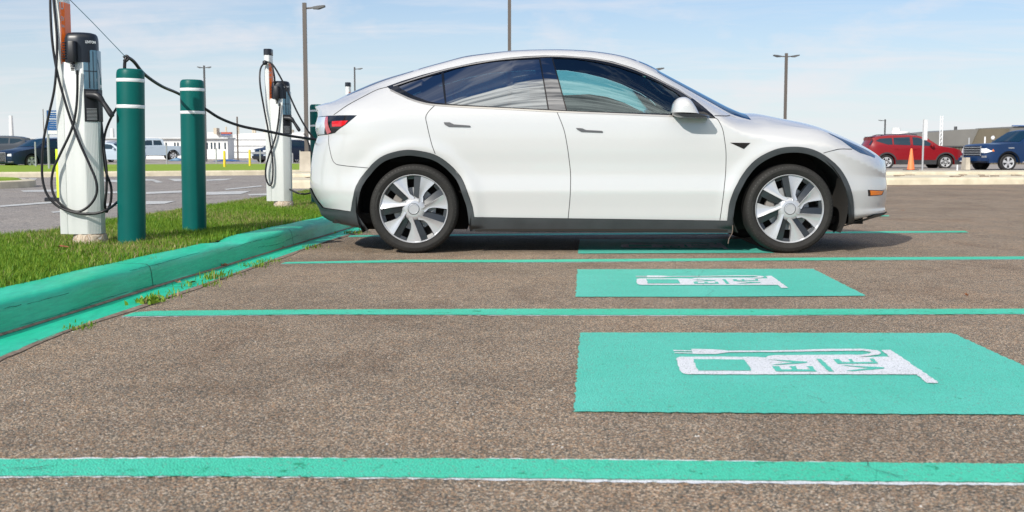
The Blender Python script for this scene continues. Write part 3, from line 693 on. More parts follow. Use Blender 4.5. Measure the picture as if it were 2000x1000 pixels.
# hi-vis marker behind near charger
q = G(112, 391.5); t = empty('delineator', (q.x, q.y, -.012), 'yellow green flexible road marker on a black base behind the near charger', 'road marker')
MB().prism(rpoly([(.0, -.02), (.06, -.02), (.06, .02), (.0, .02)], .01, 2), .04, .84).build('marker_blade', 'hivis', t)
MB().prism(rpoly([(-.17, -.14), (.17, -.14), (.17, .14), (-.17, .14)], .06, 4), 0, .06, .05).build('base', 'black', t, smooth=40)

# ------------------------------------------------------------------ weeds, leaves
def tuft(px, py, z, n, h, spread, lab, broad=False):
    q = G(px, py, z); X = q.x + RNG.normal(0, spread, n); Y = q.y + RNG.normal(0, spread * 1.6, n)
    o = blade_mesh('weed_clump', X - q.x, Y - q.y, np.full(n, z), h * .25, h * .72, .006 if not broad else .018, dry=.08); o.location = (q.x, q.y, 0)
    tag(o, lab, 'weed', 'weeds along the gutter edge')
tuft(287, 591, .005, 60, .05, .03, 'broad leafed weed clump at the gutter edge just above the second stall line start', True)
tuft(303, 588, .005, 50, .045, .03, 'low leafy weed clump right of the broad leafed weed', True)
tuft(418, 545, .005, 90, .09, .035, 'tallest green grass tuft at the gutter edge')
tuft(395, 557, .005, 80, .045, .05, 'flat green weed patch left of the tallest tuft')
tuft(498, 520, .005, 70, .05, .05, 'grass tuft at the gutter edge near the third stall line start')
tuft(520, 512, .005, 60, .04, .06, 'low weed patch right of the third tuft at the gutter')
tuft(330, 577, .005, 40, .05, .06, 'thin scattered weed sprigs at the gutter edge below the kerb joint')
tuft(151, 641, .005, 50, .04, .04, 'small weed clump at the gutter edge nearest the left corner')
tuft(690, 456, .005, 90, .05, .07, 'weed patch at the gutter edge beside the rear tyre')
tuft(300, 520, .10, 26, .10, .015, 'dry straw coloured weed sprouting from the kerb joint')
tuft(445, 537, .005, 50, .04, .05, 'sparse weed blades between the tallest tuft and the next')
tuft(612, 484, .005, 60, .04, .06, 'weed blades at the gutter edge left of the rear tyre')
def leaf(px, py, z, s, lab):
    q = G(px, py, z); mb = MB(); a = random.uniform(0, 6); pts = []
    for k in range(10):
        r = s * (1.0 if k % 2 == 0 else .55) * random.uniform(.8, 1.15); pts.append((r * math.cos(a + k * .628), r * math.sin(a + k * .628), random.uniform(.004, .02)))
    mb.add(pts + [(0, 0, .006)], [(k, (k + 1) % 10, 10) for k in range(10)]); o = mb.build('dead_leaf', 'leaf'); o.location = (q.x, q.y, z); tag(o, lab, 'leaf', 'fallen brown leaves')
leaf(500, 496, .012, .045, 'reddish brown curled leaf in the gutter right of the chipped kerb crest'); leaf(437, 520, .012, .04, 'brown leaf lying flat in the gutter dirt line'); leaf(548, 484, .012, .03, 'small brown leaf farthest along the gutter')
leaf(375, 554, .012, .03, 'small brown leaf in the gutter beside the weed patch'); leaf(122, 484, .15, .045, 'orange brown leaf in the grass below the near charger pad'); leaf(347, 554, .012, .022, 'tiniest brown leaf in the gutter')
leaf(1888, 411 + 168, 0, .012, 'tiny brown leaf on the asphalt at the right'); leaf(1763, 412, .0, .03, 'leaf on the asphalt ahead of the front bumper')

# ------------------------------------------------------------------ lamps and poles
gL = 'car park lamp posts'
def lamp(px, top, d, w, lab, heads=(1,), base_z=0.0, arm=.55, name='lamp_post', square=True, m='bronze'):
    q = A(px, top, d); t = empty(name, (q.x, d, base_z), lab, 'lamp post', gL); h = q.z - base_z
    mb = MB()
    if square: mb.box((0, 0, h / 2), (w, w, h))
    else: mb.tube([(0, 0, 0), (0, 0, h)], w / 2, 10, rs=[w * .6, w * .4])
    mb.build('post', m, t)
    for s in heads:
        a = MB().tube([(s * w / 2, 0, h - .18), (s * (w / 2 + arm * .35), 0, h - .16)], .03, 8).build('arm', m, t)
        hb = MB(); x0 = s * (w / 2 + arm * .35); x1 = s * (w / 2 + arm)
        hb.add([(x0, -.1, h - .20), (x0, .1, h - .20), (x0 + s * arm * .3, .12, h - .21), (x1, .12, h - .13), (x1, -.12, h - .13), (x0 + s * arm * .3, -.12, h - .21),
                (x0, -.08, h - .13), (x0, .08, h - .13), (x0 + s * arm * .3, .1, h - .10), (x1, .1, h - .08), (x1, -.1, h - .08), (x0 + s * arm * .3, -.1, h - .10)],
               [(0, 1, 2, 3, 4, 5), (11, 10, 9, 8, 7, 6), (0, 6, 7, 1), (1, 7, 8, 2), (2, 8, 9, 3), (3, 9, 10, 4), (4, 10, 11, 5), (5, 11, 6, 0)]); hb.build('lamp_head', 'darkpole', t)
    return t
o = lamp(594.5, 5, 39, .125, 'tall grey square lamp post on a concrete block left of the white car', (1,), .75, .62)
q = o.location; t = empty('concrete_footing', (q.x, q.y, .14), 'tapered tan concrete block under the tall left lamp post', 'footing')
MB().box((0, 0, .33), (.44, .44, .66), taper=.9).build('block', 'concrete_base', t)
o.location.z = .74
MB().box((0, 0, .03), (.24, .24, .05)).build('base_plate', 'darkpole', o)
lamp(995, -60, 30, .085, 'bare lamp post rising behind the roof of the white car', (1, -1))
lamp(1536, 104, 62, .14, 'lamp post with two flat heads right of the windshield', (1, -1), arm=.62)
lamp(1266, 129, 58, .14, 'lamp post mostly hidden by the windshield with one head showing', (1, -1), arm=.72)
lamp(398.5, 128, 95, .13, 'thin far lamp post above the second green bollard', (1, -1), arm=.5, m='darkpole')
lamp(692.5, 131, 100, .12, 'thin far lamp post above the third charger', (1,), arm=.62, m='darkpole')
lamp(1729, 233, 150, .16, 'small distant lamp post behind the red car', (-1,), arm=.8, m='darkpole')
def post(px, top, bot_y, d, w, name, lab, cat, group=None, m='steel', z0=0.0, ext=0):
    q = A(px, top, d); o = MB().tube([(0, 0, 0), (0, 0, q.z - z0)], w / 2, 8).build(name, m); o.location = (q.x, d, z0); return tag(o, lab, cat, group)
post(463, 228, 0, 110, .15, 'utility_pole', 'dark wooden utility pole in front of the white building', 'utility pole', m='wood')
post(84, 213, 0, 120, .08, 'utility_pole', 'thin leaning far pole beside the blue sign', 'utility pole', m='wood')
gf = 'galvanised fence posts'
for px, top, d, lab in ((68.5, 277, 52, 'fence post in front of the blue sedan front wheel'), (325, 283, 62, 'fence post in front of the silver pickup'), (422, 289, 62, 'fence post left of the first yellow bollard'), (508, 293, 62, 'fence post in front of the blue car beside the second yellow bollard'), (568, 295, 62, 'fence post right of the second charger'), (571.5, 299, 66, 'thinner fence post right of the second charger'), (586, 294, 62, 'fence post just left of the concrete lamp block'), (604, 296, 62, 'fence post just right of the tall lamp post')):
    post(px, top, 0, d, .07, 'fence_post', lab, 'fence post', gf)
q = post(1870, 322, 0, 47, .06, 'marker_post', 'tiny white stake between the red car and the blue pickup', 'post', m='white')
for px, top, d, lab in ((438, 294, 50, 'left yellow safety bollard in the far lot'), (487.5, 292, 54, 'right yellow safety bollard beside the blue car')):
    q = A(px, top, d); t = empty('yellow_bollard', (q.x, d, -.01), lab, 'bollard', 'yellow bollards'); h = q.z
    MB().lathe([(.055, 0), (.055, h - .03), (.04, h - .005), (.001, h)], 14).build('tube', 'yellow', t, smooth=40)
# sign posts
q = A(92, 216, 45); t = empty('information_sign', (q.x, 45, 0), 'blue information sign with white lines on a grey post left of the near charger', 'sign')
MB().tube([(0, 0, 0), (0, 0, q.z)], .05, 8).build('post', 'steel', t)
sg = MB().box((.40, -.06, q.z - .46), (.74, .03, .93), .25).build('sign_face', 'signblue', t)
mb = MB()
for k, (w, h) in enumerate(((.5, .03), (.6, .012), (.55, .008), (.6, .03), (.62, .012), (.5, .008), (.58, .006), (.6, .006))): mb.box((.40 + .004, -.078, q.z - .07 - k * .085), (w, .006, h), .25)
mb.box((.404, -.078, q.z - .84), (.70, .006, .14), .25); mb.build('lettering', 'white', sg)
q = G(1801.5, 334, .17); t = empty('sign_post', (q.x, q.y, .17), 'grey steel post with an edge-on white sign beside the orange cone', 'sign'); h = A(1801.5, 233, q.y).z - .17
MB().tube([(0, 0, 0), (0, 0, h)], .032, 8).build('post', 'steel', t)
MB().box((.05, .02, h - .34), (.12, .10, .66), .35).build('sign_face', 'white', t)
q = G(1779, 333.5, .17); t = empty('traffic_cone', (q.x, q.y, .17), 'faded orange traffic cone on a black base on the concrete island', 'traffic cone')
sH = A(1779, 290, q.y).z - .17
MB().lathe([(.125, .03), (.032, sH - .02), (.028, sH), (.001, sH)], 24).build('cone', 'cone', t, smooth=40)
MB().prism(rpoly([(-.21, -.2), (.21, -.2), (.21, .2), (-.21, .2)], .05, 3), 0, .04, .03).build('base', 'black', t)
t = empty('mast', tuple(Vector((A(1839.5, 225, 75).x, 75, 0))), 'pale lattice mast in front of the brown building', 'mast'); hm = A(1839, 226, 75).z
mb = MB()
for dx in (-.09, .09): mb.tube([(dx, 0, 0), (dx * .8, 0, hm)], .035, 6)
for k in range(9): mb.tube([(-.08, 0, hm * (.15 + k * .09)), (.08, 0, hm * (.24 + k * .09))], .02, 5)
mb.build('lattice', 'white', t)
for px, top, d, lab in ((1893, 269, 90, 'grey post in front of the brown building'), (1924, 267, 90, 'white post in front of the brown building')):
    post(px, top, 0, d, .12, 'post', lab, 'post', m='white' if 'white' in lab else 'steel')
q = A(1939.5, 265, 90); t = empty('globe_lamp', (q.x, 90, 0), 'small globe lamp in front of the brown building', 'lamp')
MB().tube([(0, 0, 0), (0, 0, q.z - .25)], .05, 6).build('post', 'darkpole', t); MB().lathe([(.01, q.z - .35), (.12, q.z - .28), (.15, q.z - .15), (.1, q.z - .04), (.01, q.z)], 12).build('globe', 'white', t, smooth=60)
q = G(1886, 333, .02); t = empty('concrete_barrier', (q.x * (q.y + 1.5) / q.y, q.y + 1.5, .02), 'pale concrete block between the red car and the blue pickup', 'barrier')
MB().box((0, 0, .27), (.20, .5, .52), taper=.85).build('block', 'concrete_base', t)

# ------------------------------------------------------------------ buildings
def wallbox(t, name, x0, x1, y0, y1, z0, z1, m): return MB().box(((x0 + x1) / 2, (y0 + y1) / 2, (z0 + z1) / 2), (x1 - x0, y1 - y0, z1 - z0)).build(name, m, t)
d = 128; X = lambda px, dd=d: A(px, 300, dd).x; Zp = lambda py, dd=d: A(1000, py, dd).z
t = empty('white_building', (X(330), d, 0), 'long low white building with narrow windows behind the silver pickup', 'building'); ox = X(330)
wallbox(t, 'wall', X(190) - ox, X(445) - ox, 0, 3, 0, Zp(271), 'wallwhite'); wallbox(t, 'roof', X(188) - ox, X(447) - ox, -.4, 3.4, Zp(271), Zp(268.5), 'wallgrey')
for px in (325, 342, 348, 405, 413.5, 420, 428.5, 440):
    w = wallbox(t, 'window', X(px - 1.2) - ox, X(px + 1.2) - ox, -.06, .1, Zp(291), Zp(278.5), 'darkglass')
t = empty('factory_building', (X(520, 150), 150, 0), 'large plain white factory hall behind the second charger', 'building'); ox = X(520, 150); x_ = lambda px: X(px, 150) - ox; z_ = lambda py: Zp(py, 150)
mb = MB(); pl = [(x_(432), z_(268)), (x_(470), z_(261)), (x_(520), z_(259)), (x_(600), z_(259)), (x_(690), z_(262))]
vsb = [(x, 0, 0) for x, z in pl] + [(x, 0, z) for x, z in pl] + [(x, 30, 0) for x, z in pl] + [(x, 30, z) for x, z in pl]
fsb = [(i, i + 1, 6 + i, 5 + i) for i in range(4)] + [(5 + i, 6 + i, 16 + i, 15 + i) for i in range(4)] + [(0, 5, 15, 10), (4, 14, 19, 9)]
mb.add(vsb, fsb).build('wall', 'wallwhite', t)
for zz_ in (272, 284, 296): wallbox(t, 'cladding_rib', x_(440), x_(680), -.15, 0.02, z_(zz_) - .04, z_(zz_) + .04, 'wallgrey')
wallbox(t, 'roof_box', x_(402), x_(430), 1, 6, 0, z_(258), 'wallwhite'); wallbox(t, 'roof_vent', x_(420), x_(426), -.5, 1, z_(262), z_(250), 'beige'); wallbox(t, 'red_gantry', x_(434), x_(453), -.3, .5, z_(262), z_(258), 'rustred'); wallbox(t, 'pipe_run', x_(434), x_(452), -.4, .4, z_(264), z_(262.4), 'signblue')
for px, ww, tp in ((445, 6, 245), (468, 8, 252), (482, 14, 254), (505, 16, 250), (520, 20, 248), (575, 24, 252), (595, 14, 253)):
    MB().lathe([(x_(px + ww / 2) - x_(px), 0), (x_(px + ww / 2) - x_(px), z_(tp + 1)), (.3, z_(tp))], 14, c=(x_(px), 16, 0)).build('tank', 'beige', t, smooth=40)
for px, tp in ((424, 246), (449, 244), (478, 249), (21, 0), (602, 247)):
    if tp: MB().tube([(x_(px), 5, 0), (x_(px), 5, z_(tp))], .12, 6).build('stack', 'beige', t)
for px, tp, lab in ((21, 226, 'faint pale chimney far left behind the grey car'), (219, 251, 'faint pale chimney behind the white car at the first bollard')):
    q = A(px, tp, 300); o = MB().tube([(0, 0, 0), (0, 0, q.z)], .55, 10, rs=[.7, .45]).build('chimney', 'wallwhite'); o.location = (q.x, 300, 0); tag(o, lab, 'chimney')
t = empty('warehouse', (X(40, 180), 180, 0), 'distant pale warehouse behind the blue sedan and the blue sign', 'building'); ox = X(40, 180)
wallbox(t, 'wall', X(-60, 180) - ox, X(200, 180) - ox, 0, 30, 0, Zp(271, 180), 'wallwhite'); wallbox(t, 'roof', X(-62, 180) - ox, X(202, 180) - ox, -.4, 30, Zp(271, 180), Zp(269.5, 180), 'wallgrey')
for px, dd, w in ((433, 95, 6), (650 - 2, 95, 5)):
    pass
mb = MB()
def heap(px0, px1, ytop, d, m, lab):
    x0, x1 = X(px0, d), X(px1, d); zt = Zp(ytop, d); o = MB(); k = 14; vv = []
    for i in range(k + 1):
        for j in range(5):
            u = i / k; v = j / 4; z = zt * math.sin(PI * u) ** .5 * math.sin(PI * (v * .9 + .05)) * random.uniform(.8, 1)
            vv.append(((u - .5) * (x1 - x0), v * 3, max(z, 0)))
    o.add(vv, [(i * 5 + j, (i + 1) * 5 + j, (i + 1) * 5 + j + 1, i * 5 + j + 1) for i in range(k) for j in range(4)]); b = o.build('tarp_heap', m, smooth=70); b.location = ((x0 + x1) / 2, d, 0); tag(b, lab, 'tarp')
heap(414, 460, 311, 96, 'black' if False else 'signblue', 'dark blue covered heap behind the first yellow bollard'); heap(466, 492, 314, 96, 'tarp', 'blue tarp heap left of the second yellow bollard'); heap(326, 346, 308, 100, 'tarp', 'light blue tarp heap behind the silver pickup tail')
# brown building at right
D2 = 150; x2 = lambda px, dd=D2: A(px, 300, dd).x; z2 = lambda py, dd=D2: A(1000, py, dd).z
t = empty('brown_building', (x2(1900), D2, 0), 'brown clad building with sloping grey roof panels behind the blue pickup', 'building'); ox = x2(1900)
def quadwall(name, P, m, dep=12):
    k = len(P); vv = [(x2(px) - ox, o_, z2(py)) for px, py, o_ in P] + [(x2(px) - ox, o_ + dep, z2(py)) for px, py, o_ in P]
    return MB().add(vv, [tuple(range(k)), tuple(reversed(range(k, 2 * k)))] + [(i, (i + 1) % k, k + (i + 1) % k, k + i)[::-1] for i in range(k)]).build(name, m, t)
quadwall('side_wall', [(1786, 310, 0), (1786, 267, 0), (1791, 261, 0), (1875, 253, 0), (1910, 251.5, 0), (1903, 310, 0)], 'roofgrey')
quadwall('end_wall', [(1903, 310, -.4), (1895, 286, -.4), (1910, 251.5, -.4), (1966, 251, -.4), (2030, 251, -.4), (2030, 310, -.4)], 'wallbrown')
quadwall('upper_block', [(1958, 290, -1.0), (1958, 270, -1.0), (1970, 247.5, -1.0), (2120, 240, -1.0), (2120, 310, -1.0)], 'roofgrey')
wallbox(t, 'roof_edge', x2(1968) - ox, x2(2120) - ox, -1.3, -.9, z2(246.8), z2(245), 'signblue')
MB().tube([(x2(1882) - ox, 3, z2(254)), (x2(1882) - ox, 3, z2(246))], .2, 6).build('roof_vent', 'darkpole', t)
t = empty('board_fence', (x2(1860, 72), 72, 0), 'brown vertical board fence between the red car and the blue pickup', 'fence'); ox = x2(1860, 72)
fm = mat('fence_boards', (.12, .1, .075), .85); wv = nd(fm, 'ShaderNodeTexWave', wave_type='BANDS', bands_direction='X'); wv.inputs['Scale'].default_value = 1.6
lk(fm, nd(fm, 'ShaderNodeTexCoord').outputs['Object'], wv.inputs['Vector']); setbase(fm, ramp(fm, wv.outputs['Fac'], [(.2, (.07, .06, .045)), (.5, (.14, .118, .085))]))
MB().box((x2(1900, 72) - ox, 0, z2(286, 72) / 2), (x2(2200, 72) - x2(1760, 72), .1, z2(286, 72))).build('boards', fm, t)
MB().box((x2(1900, 72) - ox, -.08, z2(286, 72)), (x2(2200, 72) - x2(1760, 72), .12, .08)).build('top_rail', 'darkpole', t)
t = empty('storage_tank', (x2(1757, 220), 220, 0), 'faint pale storage tank with a railing behind the red car', 'tank'); rr = (x2(1768, 220) - x2(1733, 220)) / 2
MB().lathe([(rr, 0), (rr, z2(258, 220)), (rr * .95, z2(257, 220)), (.1, z2(256.5, 220))], 28).build('shell', 'wallwhite', t, smooth=40)
MB().lathe([(rr * .45, z2(258, 220)), (rr * .45, z2(250, 220)), (.1, z2(249.5, 220))], 18, c=(-rr * .45, 0, 0)).build('top_tank', 'wallwhite', t, smooth=40)
# ------------------------------------------------------------------ background vehicles (side outlines in metres, nose to +x)
def arc(cx, cz, r, a0, a1, k=10): return [(cx + r * math.cos(R(a0 + (a1 - a0) * i / k)), cz + r * math.sin(R(a0 + (a1 - a0) * i / k))) for i in range(k + 1)]
def inside(p, poly):
    x, y = p; c = False; j = len(poly) - 1
    for i in range(len(poly)):
        xi, yi = poly[i]; xj, yj = poly[j]
        if (yi > y) != (yj > y) and x < (xj - xi) * (y - yi) / (yj - yi) + xi: c = not c
        j = i
    return c
def wheel_simple(par, x, y, r, side, rimm='silver_rim'):
    w = empty('wheel', (x, y, r)); w.parent = par
    MB().lathe([(r * .66, -.10), (r * .93, -.11), (r, -.08), (r, .08), (r * .93, .11), (r * .66, .10)], 28, axis='y', closed=True).build('tyre', 'tyre', w, smooth=40)
    mb = MB(); yy = -.085 * side * -1 if False else side * .085
    for k in range(5):
        a = 2 * PI * k / 5 + .3
        for s in (-.17, .17):
            ca, sa = math.cos(a + s), math.sin(a + s); cb, sb = math.cos(a), math.sin(a); t = .035
            p = [(cb * r * .12 - sb * t, sb * r * .12 + cb * t), (cb * r * .12 + sb * t, sb * r * .12 - cb * t), (ca * r * .66 + sa * t, sa * r * .66 - ca * t), (ca * r * .66 - sa * t, sa * r * .66 + ca * t)]
            mb.add([(q[0], yy, q[1]) for q in p] + [(q[0], yy - side * .03, q[1]) for q in p], [(0, 1, 2, 3), (0, 1, 5, 4), (2, 3, 7, 6)])
    mb.lathe([(r * .68, yy - .02), (r * .68, yy + .02), (r * .62, yy + .01), (r * .62, yy - .02)], 28, axis='y', closed=True)
    mb.lathe([(r * .14, yy - .02), (r * .14, yy + .015), (.001, yy + .02)], 12, axis='y')
    mb.build('rim', rimm, w, smooth=35)
    MB().lathe([(r * .64, yy - side * .05), (.001, yy - side * .05)], 20, axis='y', cap=False).build('brake_disc', 'black', w)
M['tyre'] = mat('tyre_rubber', (.018, .018, .018), .75); M['silver_rim'] = mat('silver_rim', (.6, .61, .63), .35, metal=.15)
M['lampglass'] = mat('clear_lamp', (.75, .78, .8), .1, coat=1); M['amber'] = mat('amber_lens', (.9, .22, .01), .2, coat=1); M['redlamp'] = mat('red_lens', (.6, .01, .012), .15, coat=1)
M['chrome'] = mat('chrome', (.75, .76, .78), .12, metal=1); M['clad'] = worn('dark_grey_cladding', (.030, .032, .036), (.042, .044, .048), 6, rough=.6)
def paint(n, c): return mat(n, c, .4, coat=.25, spec=.35)
def bg_car(name, label, cat, loc, rz, color, top, bottom_z, wheels, r, hw, wins, screens, zb, tumble, group=None, clad=False, extras=None, yaw_side=None):
    t = empty(name, loc, label, cat, group, rz)
    xs = [p[0] for p in top]; xa, xb = min(xs), max(xs)
    ol = list(top)
    for wx in sorted(wheels, reverse=True): ol += [(wx + r + .07, bottom_z)] + arc(wx, r, r + .06, 8, 172) + [(wx - r - .07, bottom_z)]
    ztop = max(p[1] for p in top)
    def w(x, z):
        v = hw - (.02 if z < .45 else 0); v -= tumble * max(0, (z - zb) / (ztop - zb)) ** 1.15
        for e in (xa, xb): v -= .22 * max(0, 1 - abs(x - e) / .55) ** 2.2
        return v
    def lift(poly, sp, off=0.0):
        L = []
        for a, b in zip(poly, poly[1:] + poly[:1]):
            k = max(1, int(math.hypot(b[0] - a[0], b[1] - a[1]) / sp)); L += [Vector((a[0] + (b[0] - a[0]) * i / k, a[1] + (b[1] - a[1]) * i / k)) for i in range(k)]
        n = len(L); g = []
        x0, x1 = min(p.x for p in L), max(p.x for p in L); z0, z1 = min(p.y for p in L), max(p.y for p in L)
        pl = [(p.x, p.y) for p in L]
        for i in range(int((x1 - x0) / sp)):
            for j in range(int((z1 - z0) / sp)):
                q = (x0 + (i + .5) * sp, z0 + (j + .5) * sp)
                if inside(q, pl): g.append(Vector(q))
        v, e, f, ov, *_ = delaunay_2d_cdt(L + g, [], [list(range(n))], 1, 1e-6)
        return v, f, ov, n
    def two_sided(poly, nm, m, par, sp=.12, off=0.0, rim=False, sm=35):
        v, f, ov, n = lift(poly, sp); mb = MB(); N = len(v)
        vs = [(p.x, -(w(p.x, p.y) + off), p.y) for p in v] + [(p.x, (w(p.x, p.y) + off), p.y) for p in v]; fs = []
        for q in f:
            a, b, c = [v[i] for i in q]
            if (b - a).cross(c - a) < 0: q = q[::-1]
            fs.append(tuple(q)); fs.append(tuple(N + i for i in reversed(q)))
        if rim:
            m0 = {}
            for i, lst in enumerate(ov):
                for k in lst: m0[k] = i
            b = [m0[k] for k in range(n)]; cross = 5; idx = []
            for k in b:
                row = [k]
                for j in range(1, cross):
                    t_ = j / cross; y = -(w(v[k].x, v[k].y)) * (1 - 2 * t_); up = .045 * (1 - (2 * t_ - 1) ** 2) if v[k].y > zb * .8 else 0
                    fx = .05 * (1 - (2 * t_ - 1) ** 2) * (1 if v[k].x > (xa + xb) / 2 else -1) if abs(v[k].x - (xa if v[k].x < 0 else xb)) < .35 else 0
                    vs.append((v[k].x + fx, y, v[k].y + up)); row.append(len(vs) - 1)
                row.append(N + k); idx.append(row)
            for i in range(n):
                a, c = idx[i], idx[(i + 1) % n]
                for j in range(cross): fs.append((a[j], c[j], c[j + 1], a[j + 1])[::-1])
        mb.add(vs, fs); return mb.build(nm, m, par, smooth=sm)
    body = two_sided(ol, 'body', color, t, rim=True)
    for i, wn_ in enumerate(wins): two_sided(wn_, 'side_window', 'darkglass', t, sp=.2, off=.006)
    for (p, q, nm) in screens:
        mb = MB(); k = 6; d = Vector((q[0] - p[0], q[1] - p[1])); nn = Vector((-d.y, d.x)).normalized(); nn *= (1 if nn.y > 0 else -1)
        for i in range(k + 1):
            x, z = p[0] + d.x * i / k, p[1] + d.y * i / k
            for j in range(7):
                s = (j / 6 - .5) * 2 * .9; up = .045 * (1 - s * s) + .012
                mb.v.append((x + nn.x * up, w(x, z) * s, z + nn.y * up))
        mb.f = [(i * 7 + j, i * 7 + j + 1, (i + 1) * 7 + j + 1, (i + 1) * 7 + j) for i in range(k) for j in range(6)]
        mb.build(nm, 'darkglass', t, smooth=60)
    if clad:
        lo = [(xa + .12, bottom_z - .01), (xa + .05, .50)]
        for wx in sorted(wheels): lo += arc(wx, r, r + .13, 168, 12, 10) + ([(wx + r + .25, .46)] if wx < 0 else [])
        lo += [(xb - .05, .50), (xb - .15, bottom_z - .01)]
        for wx in sorted(wheels, reverse=True): lo += [(wx + r + .08, bottom_z)] + arc(wx, r, r + .065, 8, 172) + [(wx - r - .08, bottom_z)]
        two_sided(lo, 'cladding', 'clad', t, sp=.15, off=.012)
    for wx in wheels:
        for s in (-1, 1): wheel_simple(t, wx, s * (hw - .12), r, s)
    MB().box(((wheels[0] + wheels[1]) / 2, 0, bottom_z + .1), (abs(wheels[0] - wheels[1]) + 1.2, hw * 1.5, .22)).build('underbody', 'black', t)
    for s in (-1, 1):
        mx = screens[0][1][0] - .18; mz = zb + .04
        MB().lathe([(.001, -.12), (.07, -.10), (.09, 0), (.07, .10), (.001, .12)], 10, axis='y', c=(mx - .15, s * (hw + .10), mz)).build('door_mirror', extras.get('mirror', color) if extras else color, t, smooth=60)
        if extras and 'head' in extras:
            x, z, lx, lz = extras['head']; MB().prism(rpoly([(-lx, -.06), (lx, -.05), (lx, .05), (-lx, .06)], .03, 2), -lz, lz).build('headlight', 'lampglass', t)
            h = [o for o in t.children if o.name.startswith('headlight')][-1] if False else None
    return t, w
def ex_box(t, name, c, d, m, rot=0): MB().box(c, d, rot).build(name, m, t)
# red SUV
P_red = paint('red_metallic_paint', (.23, .005, .010)); P_blue = paint('deep_blue_paint', (.004, .028, .095)); P_navy = paint('navy_paint', (.003, .014, .042)); P_sil = paint('silver_blue_paint', (.42, .50, .58)); P_wht = paint('white_paint', (.78, .79, .8)); P_grey = paint('dark_grey_paint', (.05, .06, .075))
suv_top = [(-2.26, .30), (-2.30, .60), (-2.27, .95), (-2.10, 1.16), (-1.98, 1.38), (-2.02, 1.52), (-1.75, 1.60), (-1.1, 1.66), (-.3, 1.665), (.15, 1.63), (.55, 1.50), (1.02, 1.16), (1.25, 1.10), (1.75, 1.03), (2.08, .93), (2.2, .80), (2.27, .58), (2.25, .34), (2.1, .24)]
suv_w = [[(-1.90, 1.38), (-1.35, 1.20), (-1.12, 1.20), (-1.12, 1.53), (-1.7, 1.50)], [(-1.05, 1.20), (-.28, 1.17), (-.28, 1.575), (-1.05, 1.54)], [(-.16, 1.17), (.88, 1.12), (.62, 1.30), (.36, 1.47), (.1, 1.55), (-.16, 1.575)]]
d = 55
q = A(1777, 300, d)
rs = t, w = bg_car('red_suv', 'red crossover with dark roof rails parked behind the orange cone', 'car', (q.x, d, -.02), 0, P_red, suv_top, .24, [-1.38, 1.38], .35, .90, suv_w, [((.55, 1.50), (1.02, 1.16), 'windshield'), ((-1.98, 1.38), (-2.10, 1.16), 'rear_window')], 1.12, .22, clad=True)
for s in (-1, 1):
    MB().tube([(-1.6, s * .62, 1.65), (-1.4, s * .62, 1.70), (-.2, s * .62, 1.72), (.1, s * .62, 1.67)], .02, 6).build('roof_rail', 'black', t)
    MB().prism(rpoly([(1.86, s * .80 - .06), (2.20, s * .68 - .05), (2.20, s * .68 + .05), (1.86, s * .80 + .06)], .03, 2), .76, .86).build('headlight', 'lampglass', t)
    MB().box((.9 - 1.0, s * .905, .98), (.18, .03, .03)).build('door_handle', P_red, t); MB().box((-.95, s * .905, 1.0), (.18, .03, .03)).build('door_handle', P_red, t)
    MB().box((2.12, s * .72, .42), (.1, .2, .08)).build('fog_lamp', 'lampglass', t)
t.scale = (1, 1, .955); MB().box((2.25, 0, .62), (.06, 1.0, .22)).build('grille', 'black', t); MB().box((-1.92, 0, 1.58), (.22, 1.1, .04)).build('spoiler', 'black', t); MB().box((2.24, -.70, .5), (.05, .12, .2), .5).build('fog_surround', 'chrome', t)
